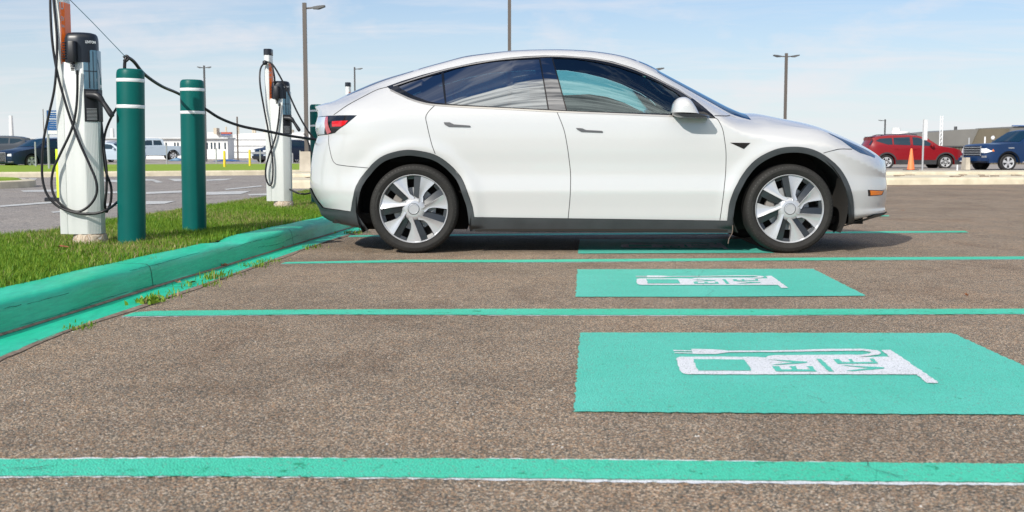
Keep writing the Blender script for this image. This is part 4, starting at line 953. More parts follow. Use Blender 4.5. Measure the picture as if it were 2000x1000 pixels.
# pickup (nose to +x)
def pickup(name, label, loc, rz, color, z=1.0, cabsize=1):
    top = [(-2.85, .42), (-2.9, .62), (-2.9, 1.22), (-1.15, 1.24), (-1.12, 1.30), (-.98, 1.85), (-.75, 1.92), (.35, 1.92), (.62, 1.84), (1.28, 1.35), (1.4, 1.30), (2.55, 1.24), (2.78, 1.15), (2.86, .95), (2.86, .45), (2.7, .38)]
    wins = [[(-.92, 1.36), (-.12, 1.34), (-.12, 1.78), (-.78, 1.78)], [(-.02, 1.34), (1.08, 1.31), (.58, 1.72), (.44, 1.78), (-.02, 1.78)]]
    t, w = bg_car(name, label, 'pickup truck', loc, rz, color, top, .40, [-1.85, 1.85], .40, .98, wins, [((.62, 1.84), (1.28, 1.35), 'windshield'), ((-.98, 1.85), (-1.12, 1.30), 'rear_window')], 1.3, .20, extras={'mirror': 'chrome'}, clad=False)
    for s in (-1, 1):
        MB().add([(2.45, s * .93, 1.10), (2.86, s * .78, 1.06), (2.90, s * .60, 1.06), (2.90, s * .60, .86), (2.86, s * .80, .84), (2.62, s * .93, .92)], [(0, 1, 4, 5), (1, 2, 3, 4), (5, 4, 1, 0), (4, 3, 2, 1)]).build('headlight', 'lampglass', t)
        MB().add([(2.45, s * .945, 1.02), (2.6, s * .93, 1.02), (2.64, s * .93, .93), (2.55, s * .95, .92)], [(0, 1, 2, 3), (3, 2, 1, 0)]).build('side_lamp', 'amber', t)
        MB().box((2.86, s * .72, .66), (.08, .22, .12)).build('fog_lamp', 'chrome', t)
        MB().box((0, s * .98, .42), (2.4, .10, .06)).build('side_step', 'chrome', t)
        for x in (-.85, .1): MB().box((x, s * .985, 1.12), (.18, .03, .035)).build('door_handle', color, t)
        MB().box((-2.88, s * .86, 1.0), (.06, .14, .3)).build('tail_light', 'redlamp', t)
        MB().box((1.75, s * .985, 1.08), (.28, .012, .045)).build('badge', 'chrome', t)
        mb = MB(); mb.add([(x, s * .99, z) for x, z in arc(1.85, .40, .54, -5, 185, 14)] + [(x, s * .99, z) for x, z in arc(1.85, .40, .465, -5, 185, 14)], [(i, i + 1, 16 + i, 15 + i) for i in range(14)] + [(i, 15 + i, 16 + i, i + 1) for i in range(14)])
        mb.add([(x, s * .99, z) for x, z in arc(-1.85, .40, .54, -5, 185, 14)] + [(x, s * .99, z) for x, z in arc(-1.85, .40, .465, -5, 185, 14)], [(i, i + 1, 16 + i, 15 + i) for i in range(14)] + [(i, 15 + i, 16 + i, i + 1) for i in range(14)])
        mb.build('arch_trim', 'black', t)
    g = MB().box((2.89, 0, .94), (.05, 1.15, .44)).build('grille', 'black', t); mb = MB()
    for k in range(4): mb.box((2.92, 0, .78 + k * .11), (.02, 1.1, .03))
    for sy in (-.58, .58): mb.box((2.92, sy, .94), (.03, .05, .46))
    mb.build('grille_bar', 'chrome', g); MB().box((2.86, 0, .55), (.14, 1.85, .16)).build('bumper', 'chrome' if color is P_sil else color, t)
    MB().box((2.0 - 1.0, 0, .3), (.1, .1, .05)).build('skid_plate', 'black', t)
    return t
d = 50; q = A(2014, 300, d)
bp = pickup('blue_pickup', 'deep blue pickup truck with chrome grille and bright wheels at the right edge', (q.x, d, -.02), PI + R(14), P_blue); bp.scale = (1, 1, .90)
d = 105; q = A(309, 300, d)
pickup('silver_pickup', 'pale silver blue pickup truck facing left between the two near green bollards', (q.x - .75, d, .06), PI + R(30), P_sil)
# sedan
sed_top = [(-2.42, .34), (-2.46, .62), (-2.42, .92), (-2.3, 1.0), (-1.75, 1.08), (-1.15, 1.38), (-.6, 1.46), (.1, 1.46), (.5, 1.40), (1.1, 1.04), (1.3, .98), (2.1, .86), (2.38, .74), (2.46, .5), (2.42, .26), (2.2, .2)]
sed_w = [[(-1.55, 1.08), (-.62, 1.02), (-.62, 1.38), (-1.1, 1.33)], [(-.54, 1.02), (.95, .99), (.42, 1.33), (.05, 1.38), (-.54, 1.385)]]
def sedan(name, lab, loc, rz, color):
    t, w = bg_car(name, lab, 'car', loc, rz, color, sed_top, .22, [-1.45, 1.5], .34, .93, sed_w, [((.5, 1.40), (1.1, 1.04), 'windshield'), ((-1.15, 1.38), (-1.75, 1.08), 'rear_window')], 1.0, .24)
    for s in (-1, 1):
        MB().add([(2.12, s * .80, .76), (2.40, s * .62, .72), (2.47, s * .42, .70), (2.49, s * .42, .60), (2.44, s * .66, .60), (2.2, s * .84, .64)], [(0, 1, 4, 5), (1, 2, 3, 4), (5, 4, 1, 0), (4, 3, 2, 1)]).build('headlight', 'lampglass', t)
        MB().box((2.24, s * .79, .69), (.07, .05, .06)).build('side_lamp', 'amber', t); MB().box((2.42, s * .6, .33), (.14, .3, .03)).build('bumper_trim', 'chrome', t)
        MB().box((-2.40, s * .66, .85), (.12, .4, .14)).build('tail_light', 'redlamp', t)
    g = MB().prism([(2.40, -.30), (2.515, -.26), (2.515, .26), (2.40, .30)], .34, .76).build('grille', 'black', t); mb = MB()
    for k in range(7): mb.box((2.525, 0, .38 + k * .055), (.012, .5, .012))
    for sy in (-.31, .31): mb.box((2.52, sy, .55), (.02, .035, .46))
    mb.box((2.52, 0, .77), (.02, .6, .03)); mb.build('grille_bar', 'chrome', g)
    MB().lathe([(.11, 2.0), (.11, 2.03)], 4).build('roof_fin', color, t) if False else None
    return t
d = 57; q = A(48, 300, d)
sedan('blue_sedan', 'dark blue sedan with a chrome grille facing left behind the near charger', (q.x + .75, d + 1, -.02), PI + R(56), P_navy)
d = 74; q = A(-10, 300, d)
t, w = bg_car('grey_car', 'dark grey car cut by the left picture edge behind the blue sedan', 'car', (q.x, d, .12), PI + R(10), P_grey, suv_top, .24, [-1.38, 1.38], .35, .90, suv_w, [((.55, 1.50), (1.02, 1.16), 'windshield'), ((-1.98, 1.38), (-2.10, 1.16), 'rear_window')], 1.12, .22)
d = 78; q = A(92, 300, d)
sedan('pale_car', 'pale silver car showing its roof above the blue sedan', (q.x, d, .28), PI + R(5), P_sil)
d = 93; q = A(216, 300, d)
t, w = bg_car('white_suv', 'white car seen from behind between the near charger and first bollard', 'car', (q.x, d, -.01), R(80), P_wht, suv_top, .30, [-1.38, 1.38], .35, .92, suv_w, [((.55, 1.50), (1.02, 1.16), 'windshield'), ((-1.99, 1.50), (-2.14, 1.10), 'rear_window')], 1.12, .2)
for s in (-1, 1): MB().box((-2.24, s * .80, 1.02), (.14, .14, .18)).build('tail_light', 'redlamp', t)
MB().box((-2.28, 0, .42), (.08, 1.7, .22)).build('bumper', 'clad', t)
d = 88; q = A(283, 300, d)
sedan('silver_car', 'silver blue car mostly hidden behind the first green bollard', (q.x - 2.5, d, -.0), R(-12), P_sil)
d = 86; q = A(519, 300, d)
t, w = bg_car('blue_suv', 'dark blue car with a pale nose beside the right yellow bollard', 'car', (q.x + 1.25, d, .0), PI + R(52), P_navy, suv_top, .24, [-1.38, 1.38], .35, .90, suv_w, [((.55, 1.50), (1.02, 1.16), 'windshield'), ((-1.98, 1.38), (-2.10, 1.16), 'rear_window')], 1.12, .22)
for s in (-1, 1): MB().box((2.16, s * .64, .86), (.14, .34, .10)).build('headlight', 'lampglass', t)
MB().box((2.27, 0, .72), (.06, 1.5, .16)).build('grille', 'chrome', t); MB().box((2.28, 0, .42), (.06, 1.4, .16)).build('air_intake', 'black', t); MB().box((2.25, 0, .56), (.06, 1.6, .10)).build('bumper', P_sil, t)
d = 92; q = A(584, 300, d)
t = sedan('dark_car', 'dark car with red lights behind the concrete lamp block', (q.x, d, -.05), R(62), P_navy)
MB().box((-2.5, 0, .52), (.06, .95, .26)).build('number_plate', 'white', t)
M['handle'] = mat('grey_door_handle', (.11, .11, .115), .4, metal=.3)
M['taillens_clear'] = mat('clear_tail_lens', (.60, .68, .76), .12, coat=1); M['taillens_pink'] = mat('pink_tail_lens', (.55, .14, .16), .15, coat=1)
M['headlamp'] = mat('blue_grey_lamp_glass', (.015, .055, .12), .12, coat=.25)
# ------------------------------------------------------------------ the white electric crossover
Y0 = 9.80; XR, XF, HW = -1.672, 3.115, .955
M['carwhite'] = mat('pearl_white_paint', (.565, .57, .575), .30, coat=1.0, spec=.5)
M['gap'] = mat('panel_gap', (.02, .02, .022), .9)
M['carblack'] = mat('gloss_black_trim', (.008, .009, .011), .12, coat=.5); M['satin'] = mat('satin_trim', (.5, .48, .45), .35, metal=.6)
M['cladcar'] = worn('grey_black_cladding', (.038, .044, .049), (.050, .057, .063), 5, rough=.5)
M['well'] = mat('wheel_well_liner', (.018, .016, .014), .95); M['interior'] = mat('interior_black', (.02, .022, .024), .8); M['seat'] = mat('black_seat', (.025, .026, .028), .6)
M['liner'] = mat('headliner', (.10, .11, .12), .9)
def glass(name, tint, refl, ior=1.45, tcol=(.9, .95, 1)):
    m = bpy.data.materials.new(name); m.use_nodes = True; nt_ = m.node_tree; nt_.nodes.clear()
    out = nt_.nodes.new('ShaderNodeOutputMaterial'); mx = nt_.nodes.new('ShaderNodeMixShader'); tr = nt_.nodes.new('ShaderNodeBsdfTransparent'); gl = nt_.nodes.new('ShaderNodeBsdfGlossy')
    tr.inputs[0].default_value = (*tint, 1); gl.inputs['Color'].default_value = (*tcol, 1); gl.inputs['Roughness'].default_value = .004
    fr = nt_.nodes.new('ShaderNodeFresnel'); fr.inputs[0].default_value = ior
    ma = nt_.nodes.new('ShaderNodeMath'); ma.operation = 'ADD'; ma.use_clamp = True; ma.inputs[1].default_value = refl
    nt_.links.new(fr.outputs[0], ma.inputs[0]); nt_.links.new(ma.outputs[0], mx.inputs[0]); nt_.links.new(tr.outputs[0], mx.inputs[1]); nt_.links.new(gl.outputs[0], mx.inputs[2]); nt_.links.new(mx.outputs[0], out.inputs[0])
    return m
M['glass_front'] = glass('front_side_glass', (.42, .74, .76), .12, tcol=(.75, .93, 1.0)); M['glass_rear'] = glass('privacy_glass', (.05, .17, .21), .34, tcol=(.85, .92, 1.0)); M['pillarglass'] = glass('gloss_black_pillar', (.004, .006, .008), .26, tcol=(.9, .93, 1.0)); M['glass_screen'] = glass('windshield_glass', (.30, .55, .62), .12, tcol=(.6, .85, 1.0)); M['glass_lamp'] = glass('lamp_cover', (.35, .5, .62), .10)

EX = [(615, 205), (645, 200.5), (685, 188), (722, 175), (755, 163.5), (795, 151.5), (835, 140), (872, 130), (910, 121), (947, 115), (990, 109), (1035, 105.5), (1060, 104.5), (1102, 105), (1154, 109), (1207, 117.5), (1238, 126.5), (1270, 138), (1312, 160), (1354, 184), (1396, 208), (1430, 227), (1470, 238), (1509, 243), (1570, 250), (1611, 256.5), (1655, 273), (1700, 293), (1722, 306), (1731, 313)]
def ew(x): return float(np.interp(x, [-1.75, -1.3, -.7, 0, .8, 1.3, 1.75, 2.0, 2.3, 2.6, 3.01], [.70, .66, .60, .62, .62, .64, .70, .77, .81, .80, .78]))
def to_xz(px, py, depthf, it=6):
    x = 0.5
    for _ in range(it): q = A(px, py, depthf(x)); x = q.x
    return q.x, q.z
def kk(x):   # plan half width at station x
    if x > 2.0: t = min(1, (x - 2.0) / (XF - 2.0)); return HW * max(0, 1 - t ** 2.6) ** (1 / 2.4)
    if x < -.8: t = min(1, (-.8 - x) / (-.8 - XR)); return HW * max(0, 1 - t ** 3.4) ** (1 / 2.6)
    return HW
e_pts = [to_xz(px, py, lambda x: Y0 - max(.25, min(ew(x), kk(x) * .92))) for px, py in EX]
e_x = [p[0] for p in e_pts]; e_z = [p[1] for p in e_pts]
SIL = [(615, 201.5), (645, 197.5), (685, 181), (722, 166), (755, 155), (795, 144), (835, 132.5), (872, 122.5), (910, 112.5), (947, 107.5), (990, 103), (1035, 100.5), (1060, 100), (1102, 100), (1154, 103), (1207, 111), (1238, 119), (1270, 130), (1312, 151), (1354, 173), (1396, 195), (1427, 211), (1444, 218.5), (1475, 221), (1520, 230), (1565, 239), (1610, 252), (1655, 269), (1700, 290), (1718, 300.5), (1729, 310)]
c_pts = [to_xz(px, py, lambda x: Y0 - min(.30, kk(x))) for px, py in SIL]
c_x = [p[0] for p in c_pts]; c_z = [p[1] for p in c_pts]
def pchip(xk, yk):
    xk = np.array(xk); yk = np.array(yk); h = np.diff(xk); dl = np.diff(yk) / h; d = np.zeros(len(xk)); d[0], d[-1] = dl[0], dl[-1]
    for i in range(1, len(xk) - 1):
        d[i] = (h[i - 1] * dl[i] + h[i] * dl[i - 1]) / (h[i - 1] + h[i])
    def f(x):
        x = np.clip(x, xk[0], xk[-1]); i = np.clip(np.searchsorted(xk, x) - 1, 0, len(h) - 1); t = (x - xk[i]) / h[i]
        return (2 * t ** 3 - 3 * t ** 2 + 1) * yk[i] + (t ** 3 - 2 * t ** 2 + t) * h[i] * d[i] + (-2 * t ** 3 + 3 * t ** 2) * yk[i + 1] + (t ** 3 - t ** 2) * h[i] * d[i + 1]
    return f
Ez = pchip(e_x, e_z); Cz = pchip(c_x, c_z)
# plan curve by arc length
th = np.concatenate([XR + (np.linspace(0, 1, 400) ** 3) * (-.8 - XR), np.linspace(-.8, 2.0, 300)[1:], XF - (np.linspace(1, 0, 400) ** 3)[1:] * (XF - 2.0)])
pw = np.array([kk(x) for x in th]); al = np.concatenate([[0], np.cumsum(np.hypot(np.diff(th), np.diff(pw)))]); UM = al[-1]
base = pchip([.10, .17, .26, .36, .44, .475, .52, .60, .68, .80, .95, 1.03, 1.085, 1.7], [.105, .082, .050, .033, .018, .012, .015, .023, .020, .007, .005, .013, .026, .2])
tail = pchip([.12, .18, .21, .27, .32, .40, .495, .6, .72, .855, .915, .94, 1.0, 1.06, 1.10, 1.14, 1.17, 1.25], [.50, .38, .22, .095, .077, .03, 0, 0, .015, .045, .066, .058, .052, .065, .06, .035, .015, .0])
nose = pchip([.10, .165, .20, .245, .27, .285, .30, .33, .38, .46, .52, .573, .66, .73, .9], [-.55, -.36, -.25, -.13, -.035, -.004, 0, -.009, -.003, .0, -.004, -.010, -.003, 0, -.02])
WC = [(A(808, 411, 8.86).x, .344), (A(1543, 409, 8.86).x, .344)]
def S(u, z):
    x0 = float(np.interp(u, al, th)); y0 = float(np.interp(u, al, pw)); k = y0 / HW
    zE = float(Ez(x0)); zb = min(1.085, zE - .13)
    b = float(base(min(z, zb))); tot = HW - ew(x0)
    if z > zb:
        s = (z - zb) / (zE - zb); mq = min(1, max(0, (zE - 1.10) / .28)); mq = mq * mq * (3 - 2 * mq); b = b + (tot - b) * ((.66 * s + .34 * s * s) * mq + (1 - mq) * (.25 * s + .75 * s ** 2.2))
    for wx, wz in WC:
        r = math.hypot(x0 - wx, z - wz); b -= .016 * math.exp(-((r - .47) / .06) ** 2) * (1 if z > .2 else 0)
    y = y0 - b * k ** .7
    wt = max(0, min(1, (-1.05 - x0) / .55)); wt = wt * wt * (3 - 2 * wt); wf = max(0, min(1, (x0 - 2.45) / .5)); wf = wf * wf * (3 - 2 * wf)
    x = x0 + float(tail(z)) * wt + float(nose(z)) * wf
    return Vector((x, Y0 - max(y, 0), z))
def zlow(u):
    x0 = float(np.interp(u, al, th)); return float(np.interp(x0, [XR, -1.6, -1.43, -1.2, 2.55, 2.7, 2.87, 3.0, XF], [.285, .225, .190, .176, .150, .165, .20, .225, .245]))
def Nrm(u, z, e=.004):
    u = min(max(u, e), UM - e); a = S(u + e, z) - S(u - e, z); b = S(u, z + e) - S(u, z - e); n = a.cross(b); n.normalize()
    if n.length < .5: n = Vector((0, -1, 0))
    return n
# dense master grid for tracing photo outlines onto the surface
gu = np.concatenate([np.linspace(0, UM, 420)]); gz = [i / 90 for i in range(91)]
def zr(u, t): x0 = float(np.interp(u, al, th)); a = .05; b = float(Ez(x0)); return a + (b - a) * t
MV = [S(u, zr(u, t)) for u in gu for t in gz]; nz = len(gz)
MF = [(i * nz + j, (i + 1) * nz + j, (i + 1) * nz + j + 1, i * nz + j + 1) for i in range(len(gu) - 1) for j in range(nz - 1)]
bvh = BVHTree.FromPolygons(MV, MF); camp = Vector((0, 0, CH))
MISS = []
def hit(px, py):
    d = ray(px, py).normalized(); loc, n, idx, dist = bvh.ray_cast(camp, d)
    if loc is None: loc, n, idx, dist = bvh.find_nearest(camp + d * (Y0 - .7) / d.y) ; MISS.append((px, py))
    i = idx // (nz - 1); a, b = MV[MF[idx][0]], MV[MF[idx][1]]
    e = b - a; t = (loc - a).dot(e) / max(e.length_squared, 1e-9); return Vector((gu[i] + (gu[i + 1] - gu[i]) * min(max(t, 0), 1), loc.z))
def cvt(pts): return [hit(*p) if len(p) == 2 else Vector((p[1], p[2])) for p in pts]
def cir(cx, cy, rx, ry, a0, a1, k=26): return [(cx + rx * math.cos(R(a0 + (a1 - a0) * i / k)), cy - ry * math.sin(R(a0 + (a1 - a0) * i / k))) for i in range(k + 1)]
arc_ro = [(686, 413), (693, 372), (702, 352), (715, 334), (731, 316), (749, 303.5), (772, 296), (796, 292.5), (822, 295), (848, 301.5), (871, 315), (891, 333.6), (904, 352), (914, 378), (922, 402), (925.5, 424)]
arc_fo = [(1420, 431), (1424, 401), (1431, 378), (1441, 357), (1453, 337), (1468, 319), (1486, 305), (1506, 295), (1524, 289), (1543, 286.5), (1564, 287), (1584, 291), (1602, 298.5), (1618, 309), (1635, 324), (1648.5, 343), (1658, 363), (1664, 384), (1666, 408), (1666.5, 430)]
def sm2(P): return [(q.x, q.y) for q in smooth_path([Vector((a, b, 0)) for a, b in P], 3)]
arc_ro = sm2(arc_ro); arc_fo = sm2(arc_fo)
def inset_arc(P, cx, cy, d): return [(cx + (x - cx) * (1 - d / math.hypot(x - cx, y - cy)), cy + (y - cy) * (1 - d / math.hypot(x - cx, y - cy))) for x, y in P]
U = UM
polys = {}
polys['hole_r'] = cvt(inset_arc(arc_ro, 806, 413, 10.5) + [(916.5, 440), (919, 461)]) + [Vector((hit(919, 455).x, .04)), Vector((hit(719, 440).x, .04))] + cvt([(719, 446)])
polys['hole_f'] = cvt([(1430, 452)] + inset_arc(arc_fo, 1543, 410, 10.8) + [(1652, 436), (1637, 440)]) + [Vector((hit(1637, 440).x, .04)), Vector((hit(1430, 445).x, .04))]
gf_ = [(1080, 113.6), (1123, 115), (1165, 121.5), (1207, 131), (1249, 145), (1291, 163.5), (1322, 181), (1331, 189.5), (1325, 205), (1315, 222.6), (1200, 219), (1108, 215.5)]
gr_ = [(866.4, 141.3), (888, 134.5), (911, 128.8), (940, 123.4), (968, 119.5), (1010, 116), (1052.6, 114.3), (1061, 160), (1069.7, 213.5), (960, 208), (872, 202.8)]
gq_ = [(776, 168), (800, 159.5), (830, 150.5), (861.6, 142.6), (868, 202), (850, 200.5), (835, 197.6), (806.5, 187), (783.7, 173.6)]
polys['front_window'] = cvt(gf_); polys['rear_window'] = cvt(gr_); polys['quarter_window'] = cvt(gq_)
polys['pillar'] = cvt([(1055.5, 114.2), (1077, 113.6), (1105, 215.3), (1072.5, 213.6)])
dlo_top = [(755, 169), (787.5, 157.5), (825.5, 146), (873, 133.7), (930, 121.4), (987, 113.5), (1025, 110), (1063, 108.4), (1102, 108.8), (1154.5, 112.8), (1196.5, 120), (1238.5, 133), (1280.5, 151), (1327, 175), (1354, 193), (1393, 224)]
polys['window_trim'] = cvt(dlo_top + [(1399, 231.5), (1320, 228.5), (1200, 223.5), (1088, 219.5), (980, 214), (873, 208), (849, 205.5), (825.5, 202.5), (797, 194), (768.5, 180.5)])
polys['tail_lamp'] = [Vector((0, hit(641.6, 226).y)), ] + cvt([(641.6, 226), (697.5, 225), (676, 243), (654.5, 259.7), (640, 263), (624.4, 265)]) + [Vector((0, hit(624.4, 265).y - .005))]
polys['headlight'] = cvt([(1609, 255.5), (1632, 261), (1663, 276.4), (1694.5, 294.4), (1709, 304), (1708.4, 308.4), (1680, 299), (1665.6, 291), (1644, 275), (1622, 263)])
polys['side_lamp'] = cvt([(1695, 370.5), (1727, 372), (1723, 381), (1696, 383)])
polys['repeater'] = cvt([(1426, 278.6), (1465.7, 279), (1453, 291)])
zl = lambda: .02
polys['cladding'] = [Vector((0, .485)), Vector((0, .02)), Vector((U, .02)), Vector((U, hit(1723, 426).y))] + cvt([(1723, 426), (1704, 428.6), (1685, 429.8), (1666.5, 430.5)]) + cvt(arc_fo[::-1]) + cvt([(1200, 427.5), (1000, 425)]) + cvt(arc_ro[::-1]) + cvt([(660, 409), (632, 405), (621, 391), (613.5, 378), (609, 368)])
rdoor = [(849, 203), (832, 225), (834, 245), (842.6, 280), (850, 301.5)] + [(871, 315), (891, 333.6), (904, 352), (914, 378), (922, 402), (925.5, 424), (1000, 425.5), (1109.6, 427)] + [(1113, 390), (1114, 359.5), (1113.5, 335), (1111, 308), (1107, 280), (1101, 252), (1088, 216.5)]
fdoor = [(1088, 216.5), (1101, 252), (1107, 280), (1111, 308), (1113.5, 335), (1114, 359.5), (1113, 390), (1109.6, 427), (1250, 429), (1406, 431), (1410.6, 398), (1415, 368), (1417, 338), (1418, 310), (1418, 295), (1416, 272), (1412, 252), (1402, 232), (1399, 229)]
polys['rear_door'] = cvt(rdoor + [(1070, 214), (960, 209), (872, 203.5)]); polys['front_door'] = cvt(fdoor + [(1320, 225), (1200, 220)])
ORDER = ['hole_r', 'hole_f', 'front_window', 'rear_window', 'quarter_window', 'pillar', 'window_trim', 'tail_lamp', 'headlight', 'side_lamp', 'repeater', 'cladding', 'rear_door', 'front_door']
# constrained triangulation in (u, z)
CP, CE = [], []
def add_loop(pts, closed=True):
    L = []; P = pts + ([pts[0]] if closed else [])
    for a, b in zip(P, P[1:]):
        k = max(1, int((b - a).length / .03)); L += [a.lerp(b, i / k) for i in range(k)]
    if not closed: L.append(P[-1])
    b0_ = len(CP); CP.extend(Vector((min(max(p.x, 0), U), p.y)) for p in L)
    CE.extend((b0_ + i, b0_ + i + 1) for i in range(len(L) - 1))
    if closed: CE.append((b0_ + len(L) - 1, b0_))
for k_ in ORDER: add_loop(polys[k_])
bot = [Vector((u, zlow(u))) for u in np.linspace(0, U, 240)]; topc = [Vector((u, float(Ez(float(np.interp(u, al, th)))))) for u in np.linspace(0, U, 320)]
add_loop(bot, False); add_loop(topc, False); add_loop([bot[0], topc[0]], False); add_loop([bot[-1], topc[-1]], False)
for u in np.arange(.012, U, .024):
    for z in np.arange(.06, 1.62, .024):
        if z < float(Ez(float(np.interp(u, al, th)))) - .008: CP.append(Vector((u + .012 * (int(z / .024) % 2), z)))
V2, E2, F2, *_ = delaunay_2d_cdt(CP, CE, [], 0, 1e-5)
pl2 = {k: [(p.x, p.y) for p in v] for k, v in polys.items()}; bbx = {k: (min(a for a, b in v), max(a for a, b in v), min(b for a, b in v), max(b for a, b in v)) for k, v in pl2.items()}
cls = {}
for f in F2:
    c = (V2[f[0]] + V2[f[1]] + V2[f[2]]) / 3; x0 = float(np.interp(c.x, al, th))
    if c.y < zlow(c.x) - 1e-4 or c.y > float(Ez(x0)) + .0015: continue
    k_ = 'body'
    for o_ in ORDER:
        b = bbx[o_]
        if b[0] <= c.x <= b[1] and b[2] <= c.y <= b[3] and inside((c.x, c.y), pl2[o_]): k_ = o_; break
    cls.setdefault(k_, []).append(f)
S3 = {}; N3 = {}
def s3(i):
    if i not in S3: S3[i] = S(V2[i].x, V2[i].y); N3[i] = Nrm(V2[i].x, V2[i].y)
    return S3[i], N3[i]
car = empty('white_car', (.63, Y0, 0), 'white electric crossover with dark wheel arches and silver bladed wheels parked across the charging bays', 'car')
ORG = Vector((.63, Y0, 0))
def panel_obj(name, keys, m, par, sides=(-1, 1), off=0.0, extra=None):
    vs, fs, ns = [], [], []
    for sd in sides:
        mp = {}
        for k_ in keys:
            for f in cls.get(k_, []):
                t_ = []
                for i in f:
                    if i not in mp:
                        p, n = s3(i); q = p + n * off - ORG; 
                        mp[i] = len(vs); vs.append((q.x, q.y * -sd, q.z)); ns.append((n.x, n.y * -sd, n.z))
                    t_.append(mp[i])
                a, b, c = [Vector(vs[i]) for i in t_]; nn = (b - a).cross(c - a)
                if nn.dot(Vector(ns[t_[0]])) < 0: t_ = t_[::-1]
                fs.append(tuple(t_))
    if extra:
        b0_ = len(vs); vs += extra[0]; ns += extra[2]; fs += [tuple(b0_ + i for i in f) for f in extra[1]]
    me = bpy.data.meshes.new(name); me.from_pydata(vs, [], fs); me.materials.append(M[m] if isinstance(m, str) else m)
    me.polygons.foreach_set('use_smooth', [True] * len(me.polygons)); me.update(); me.normals_split_custom_set_from_vertices(ns)
    o = bpy.data.objects.new(name, me); col.objects.link(o); o.parent = par; return o
# top patch (roof, screens, hood, hatch)
tu = np.linspace(0, U, 300); tr_ = np.concatenate([[0, .03, .06, .09, .12, .16], np.linspace(.22, 1, 12)])
def T(u, s):
    x0 = float(np.interp(u, al, th)); e = S(u, float(Ez(x0))); ye = Y0 - e.y
    H = max(0.0, float(Cz(x0)) - float(Ez(x0))) + .004; p = float(np.interp(x0, [-1.75, -1.2, -.7, .9, 1.2, 3.0], [3, 4, 9, 9, 3.2, 2.6]))
    H *= min(1, ye / .45) ** 2
    fall = .055 * s * s * (1 if -1.1 < x0 < 1 else 0)
    return Vector((e.x, Y0 - ye * (1 - s), e.z + H * (1 - (1 - s) ** p)))
TV = [[T(u, s) for s in tr_] for u in tu]
parts_top = {'body': [], 'windshield': [], 'roof_glass': [], 'cowl': []}
for i in range(len(tu) - 1):
    x0 = float(np.interp((tu[i] + tu[i + 1]) / 2, al, th))
    for j in range(len(tr_) - 1):
        s = tr_[j]; k_ = 'body'
        if s >= .12 and not (x0 >= 1.88 and s < .6):
            if 1.02 < x0 < 1.88: k_ = 'windshield'
            elif -.75 < x0 <= 1.0: k_ = 'roof_glass'
            elif -1.32 < x0 <= -.78: k_ = 'roof_glass'
            elif 1.88 <= x0 < 1.95: k_ = 'cowl'
        elif s >= .06 and 1.15 < x0 < 1.88: k_ = 'windshield'
        parts_top[k_].append((i, j))
def top_extra(key):
    vs, ns, fs = [], [], []; m_ = {}
    def nrm(i, j):
        a = TV[min(i + 1, len(tu) - 1)][j] - TV[max(i - 1, 0)][j]; b = TV[i][min(j + 1, len(tr_) - 1)] - TV[i][max(j - 1, 0)]; n = b.cross(a)
        if n.length < 1e-9: n = Vector((0, 0, 1))
        n.normalize(); return n if n.z > 0 else -n
    for sd in (-1, 1):
        for (i, j) in parts_top[key]:
            t_ = []
            for a, b in ((i, j), (i + 1, j), (i + 1, j + 1), (i, j + 1)):
                if (sd, a, b) not in m_:
                    p = TV[a][b] - ORG; n = nrm(a, b); m_[(sd, a, b)] = len(vs); vs.append((p.x, p.y * -sd, p.z)); ns.append((n.x, n.y * -sd, n.z))
                t_.append(m_[(sd, a, b)])
            if (Vector(vs[t_[1]]) - Vector(vs[t_[0]])).cross(Vector(vs[t_[2]]) - Vector(vs[t_[0]])).z < 0: t_ = t_[::-1]
            fs.append(tuple(t_))
    return vs, fs, ns
body = panel_obj('body', ['body'], 'carwhite', car, extra=top_extra('body'))
for nm, m_ in (('windshield', 'glass_screen'), ('roof_glass', 'carblack'), ('cowl', 'carblack')):
    cls['_none'] = []; panel_obj(nm, ['_none'], m_, car, extra=top_extra(nm))
doors = {}
for nm in ('front_door', 'rear_door'):
    for sd in (-1, 1): doors[(nm, sd)] = panel_obj(nm, [nm], 'carwhite', car, sides=(sd,))
for nm, m_ in (('front_window', 'glass_front'), ('rear_window', 'glass_rear'), ('quarter_window', 'glass_rear')):
    for sd in (-1, 1): panel_obj(nm, [nm], m_, car, sides=(sd,), off=-.004)
panel_obj('window_trim', ['window_trim'], 'carblack', car, off=.0012)
for sd in (-1, 1): panel_obj('pillar_cover', ['pillar'], 'pillarglass', car, sides=(sd,), off=.0012)
panel_obj('cladding', ['cladding'], 'cladcar', car, off=.010)
